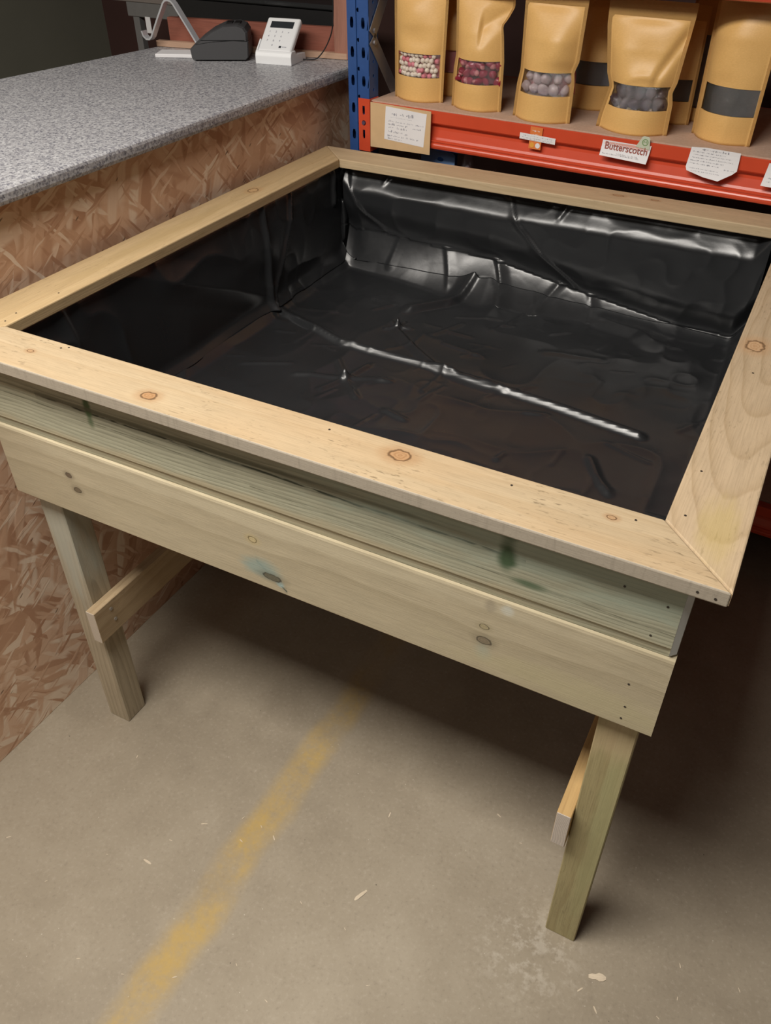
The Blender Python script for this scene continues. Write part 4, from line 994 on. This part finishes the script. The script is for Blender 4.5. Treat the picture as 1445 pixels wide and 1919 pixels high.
p1 = Pouch(0.154, 0.285, 0.030, (0.205, 0.395, -0.80, 0.84), seed=1.0, seal=0.84, wl=[(0, .97), (1, 1.02)], wr=[(0, .93), (.3, .95), (1, 1.04)])
p1.build((0.216, 1.428, SZ), -0.06, 'kraft pouch of pink and white sugar balls, leftmost on the shelf', (M['rose'], 0.016, 0.004))
balls = {k: lump_mesh('sugar_ball', 0.0066, 3 + i, 0.10, M[m_]) for i, (k, m_) in enumerate((('white', 'white_ball'), ('pink', 'pink_ball')))}
nr, nc = 5, 10
for r_ in range(nr):
    for c_ in range(nc):
        u = -0.76 + (c_ + (0.5 if r_ % 2 else 0.0)) * 1.54 / nc + rs.uniform(-0.03, 0.03); v = 0.218 + r_ * 0.0405 + rs.uniform(-0.006, 0.006)
        k = 'pink' if (r_ * 7 + c_ * 3 + (c_ // 2)) % 4 == 0 else 'white'
        place('sugar_ball', balls[k], p1.world(u, v, 0.0085 + rs.uniform(0, 0.003)), (rs.random() * 6, rs.random() * 6, 0),
              ('pink' if k == 'pink' else 'white') + ' round sugar ball behind the window of the leftmost kraft pouch', 'sweet', k + ' sugar balls in the leftmost pouch')
p2 = Pouch(0.143, 0.290, 0.034, (0.215, 0.395, -0.82, 0.86), seed=2.3, seal=0.82, wl=[(0, 1.0), (.3, .97), (.42, 0.90), (1, 1.0)],
           wr=[(0, .98), (.4, .96), (.58, .88), (.66, 0.82), (.72, 1.0), (.80, 1.18), (1, 1.20)], fold=(0.10, 0.62, 1.0, 0.80, 0.012, 0.16))
p2.build((0.390, 1.407, SZ), -0.05, 'kraft pouch of ruby red sweets with kinked right side', (M['maroon_fill'], 0.020, 0.006))
rub = [lump_mesh('ruby_sweet', 0.0125, 5 + i, 0.7, M['ruby']) for i in range(2)]; ros = lump_mesh('rose_sweet', 0.008, 9, 0.5, M['rose'])
for r_ in range(3):
    for c_ in range(6):
        u = -0.72 + c_ * 0.295 + (0.12 if r_ % 2 else 0) + rs.uniform(-0.05, 0.05); v = 0.228 + r_ * 0.070 + rs.uniform(-0.01, 0.01)
        if u > 0.80: continue
        place('boiled_sweet', rub[(r_ + c_) % 2], p2.world(u, v, 0.014), (rs.random() * 6, rs.random() * 6, rs.random() * 6), 'ruby red glossy sweet in the pouch with the kinked right side', 'sweet', 'ruby sweets in the kinked pouch')
for (u, v) in ((-0.55, 0.36), (-0.28, 0.345), (-0.62, 0.275), (-0.30, 0.235), (0.10, 0.30), (0.30, 0.35), (0.62, 0.36), (0.05, 0.235)):
    place('boiled_sweet', ros, p2.world(u, v, 0.0085), (rs.random() * 6, 0, 1), 'small rosy sweet among ruby ones in the kinked pouch', 'sweet', 'rosy sweets in the kinked pouch')
p3 = Pouch(0.152, 0.295, 0.038, (0.205, 0.375, -0.78, 0.90), seed=3.9, seal=0.82, wl=[(0, 1.06), (.25, 1.0), (.36, 0.92), (1, .96)],
           wr=[(0, .98), (.30, .98), (.38, 0.93), (.46, 1.05), (.75, 1.10), (1, 1.14)])
p3.build((0.577, 1.383, SZ), -0.10, 'kraft pouch of pale wrapped sweets, third from left at the front', (M['rose'], 0.026, 0.010), M['wrap'])
prl = [lump_mesh('pearl_sweet', 0.0150, 15 + i, 0.7, M['pearl']) for i in range(2)]
for r_ in range(2):
    for c_ in range(5):
        place('wrapped_sweet', prl[(r_ + c_) % 2], p3.world(-0.62 + c_ * 0.33 + (0.1 if r_ else 0), 0.240 + r_ * 0.085, 0.017), (rs.random() * 6, rs.random() * 6, 0), 'pale pearly wrapped sweet in the third kraft pouch', 'sweet', 'pearly sweets in the third pouch')
p4 = Pouch(0.176, 0.268, 0.040, (0.200, 0.385, -0.80, 0.88), seed=5.2, seal=0.86, wl=[(0, 1.02), (.10, .98), (.34, .80), (.44, .92), (.8, 1.10), (1, 1.12)],
           wr=[(0, .96), (.25, .96), (.34, .90), (.42, .98), (.9, 1.12), (1, 1.13)], fold=(0.95, 0.80, 0.45, 0.42, 0.008, 0.10))
p4.build((0.802, 1.385, SZ), -0.07, 'wide kraft pouch of dark wrapped toffees, fully in view', (M['toffee'], 0.028, 0.010), M['wrap'])
tof = [lump_mesh('toffee', 0.0165, 25 + i, 0.8, M['toffee']) for i in range(2)]
for r_ in range(2):
    for c_ in range(5):
        place('wrapped_toffee', tof[(r_ + c_) % 2], p4.world(-0.60 + c_ * 0.31 + (0.09 if r_ else 0), 0.235 + r_ * 0.09, 0.019), (rs.random() * 6, rs.random() * 6, 0), 'dark wrapped toffee in the wide kraft pouch', 'sweet', 'toffees in the wide pouch')
p5 = Pouch(0.158, 0.300, 0.036, (0.200, 0.385, -0.74, 0.90), seed=7.1, seal=0.92, wl=[(0, 1.0), (1, 1.02)], wr=[(0, .97), (1, 1.05)])
p5.build((1.004, 1.405, SZ), -0.42, 'kraft pouch with a plain dark grey window, rightmost on the shelf', (M['liquor'], 0.004, 0.003))
# second row
q1 = Pouch(0.13, 0.28, 0.030, (0.205, 0.395, -0.80, 0.84), seed=9.0)
q1.build((0.262, 1.530, SZ), 0.05, 'kraft pouch in shade behind the two leftmost pouches', (M['rose'], 0.008, 0.004))
q3 = Pouch(0.13, 0.28, 0.030, (0.205, 0.395, -0.80, 0.84), seed=10.0)
q3.build((0.640, 1.560, SZ), -0.10, 'kraft pouch standing in shade right behind the pale wrapped sweets', (M['liquor'], 0.006, 0.004))
q4 = Pouch(0.12, 0.25, 0.028, (0.205, 0.395, -0.80, 0.84), seed=12.0)
q4.build((0.852, 1.520, SZ), -0.25, 'kraft pouch in shade close behind the wide toffee pouch', (M['liquor'], 0.006, 0.004))
q6 = Pouch(0.13, 0.30, 0.026, (0.10, 0.62, -0.80, 0.84), seed=14.0)
t6 = q6.build((0.918, 1.575, SZ), -0.25, 'silvery pouch with a big clear window between the toffee and rightmost pouches', (M['toffee'], 0.012, 0.012), M['wrap'])

# ------------------------------------------------------------------ hanging things low in the rack, seen over the back rim
mz = 0.7740
bpk = thing('hanging_packet', 'blue packet with a hang hole seen just over the back rim', 'packet', RK(0.182, 0.060, mz), RA)
o = from_bm('body', box_bm(-0.050, 0.050, -0.014, 0.014, 0, 0.165, 0.006, 2), M['tray_blue'], bpk)
hd = from_bm('header', plate_bm([(-0.052, 0.160), (0.052, 0.160), (0.052, 0.205), (0.046, 0.211), (-0.046, 0.211), (-0.052, 0.205)], [[(0.008 + 0.010 * math.cos(2 * PI * k / 10), 0.190 + 0.006 * math.sin(2 * PI * k / 10)) for k in range(10)]], 0.003), M['tray_blue'], bpk)
hd.rotation_euler = (HALF, 0, 0)
for k, (xl, lab) in enumerate(((0.268, 'clear packet of dark sweets just right of the blue packet'), (0.335, 'clear packet of dark sweets further right of the blue packet'))):
    cp = thing('sweet_packet', lab, 'packet', RK(xl, 0.075, mz), RA, 'clear packets behind the rim')
    me = lump_mesh('filling', 0.03, 40 + k, 0.5, M['maroon_fill']); f = bpy.data.objects.new('filling', me); link(f, cp); f.scale = (0.85, 0.55, 2.5); f.location = (0, 0, 0.105)
    me = lump_mesh('wrapper', 0.033, 44 + k, 0.7, M['wrap'], 3); f = bpy.data.objects.new('wrapper', me); link(f, cp); f.scale = (0.95, 0.7, 2.7); f.location = (0, 0, 0.113)

# ------------------------------------------------------------------ wood chips on the floor
chip_pos = [(0.129, -0.291, 7), (0.338, -0.225, 3), (0.422, -0.199, 14), (0.473, -0.078, 10), (0.434, -0.140, 5), (0.538, -0.028, 5), (0.565, -0.073, 6), (0.584, -0.027, 5), (0.622, -0.036, 8),
            (0.843, -0.058, 22), (0.813, 0.123, 9), (0.269, -0.324, 4), (0.434, -0.405, 5), (0.526, -0.388, 4), (0.614, -0.348, 6), (0.786, -0.304, 5), (0.746, -0.125, 4), (0.848, -0.129, 4), (0.702, -0.278, 4),
            (0.936, -0.197, 5), (1.282, -0.025, 9), (1.435, 0.101, 6), (1.316, -0.045, 9), (1.419, -0.006, 5), (1.022, 0.230, 8), (1.086, 0.192, 4), (0.234, -0.015, 6), (1.540, 0.108, 6), (1.443, 0.042, 5)]
def shaving(L, wd, seed):
    r = random.Random(seed); n = 5; bm = bmesh.new(); top = []; bot = []
    for k in range(n + 1):
        xx = -L / 2 + L * k / n; yy = wd * 0.5 * (0.7 + 0.5 * r.random()) * (0.5 if k in (0, n) else 1); zz = 0.0006 + 0.10 * L * (1 - (2 * k / n - 1) ** 2) * 0.4
        top.append((bm.verts.new((xx, yy, zz)), bm.verts.new((xx + r.uniform(-.1, .1) * L / n, -yy, zz)))); bot.append((bm.verts.new((xx, yy, zz - 0.0006)), bm.verts.new((xx, -yy, zz - 0.0006))))
    for k in range(n):
        bm.faces.new((top[k][0], top[k + 1][0], top[k + 1][1], top[k][1])); bm.faces.new((bot[k][1], bot[k + 1][1], bot[k + 1][0], bot[k][0]))
        bm.faces.new((top[k][0], bot[k][0], bot[k + 1][0], top[k + 1][0])); bm.faces.new((top[k][1], top[k + 1][1], bot[k + 1][1], bot[k][1]))
    bm.faces.new((top[0][0], top[0][1], bot[0][1], bot[0][0])); bm.faces.new((top[n][0], bot[n][0], bot[n][1], top[n][1]))
    bmesh.ops.recalc_face_normals(bm, faces=bm.faces)
    me = bpy.data.meshes.new('wood_chip'); bm.to_mesh(me); bm.free(); me.materials.append(M['chipwood']); return me
sh = [shaving(1, 0.22, k) for k in range(4)]
rc = random.Random(4)
for k, (x, y, mm_) in enumerate(chip_pos):
    me = sh[k % 4]
    o = bpy.data.objects.new('wood_chip', me); C.objects.link(o); s_ = mm_ * 0.0014
    o.location = (x, y, 0.0004); o.rotation_euler = (0, 0, rc.uniform(0, PI)); o.scale = (s_, s_, s_)
    if mm_ == 22: o.rotation_euler.z = 1.15; tag(o, 'longest pale wood splinter lying right of the yellow line', 'wood chip')
    elif mm_ == 14: o.rotation_euler.z = -0.05; tag(o, 'pale splinter lying left of the yellow line', 'wood chip')
    else: tag(o, 'tiny pale wood shaving scattered on the concrete floor', 'wood chip', 'tiny wood shavings on the floor')
me = shaving(0.032, 0.013, 9); o = bpy.data.objects.new('wood_chip', me); C.objects.link(o); o.location = (1.304, 0.010, 0.0004); o.rotation_euler = (0, 0, 0.35)
tag(o, 'broad pale flake of wood in front of the right leg', 'wood chip')
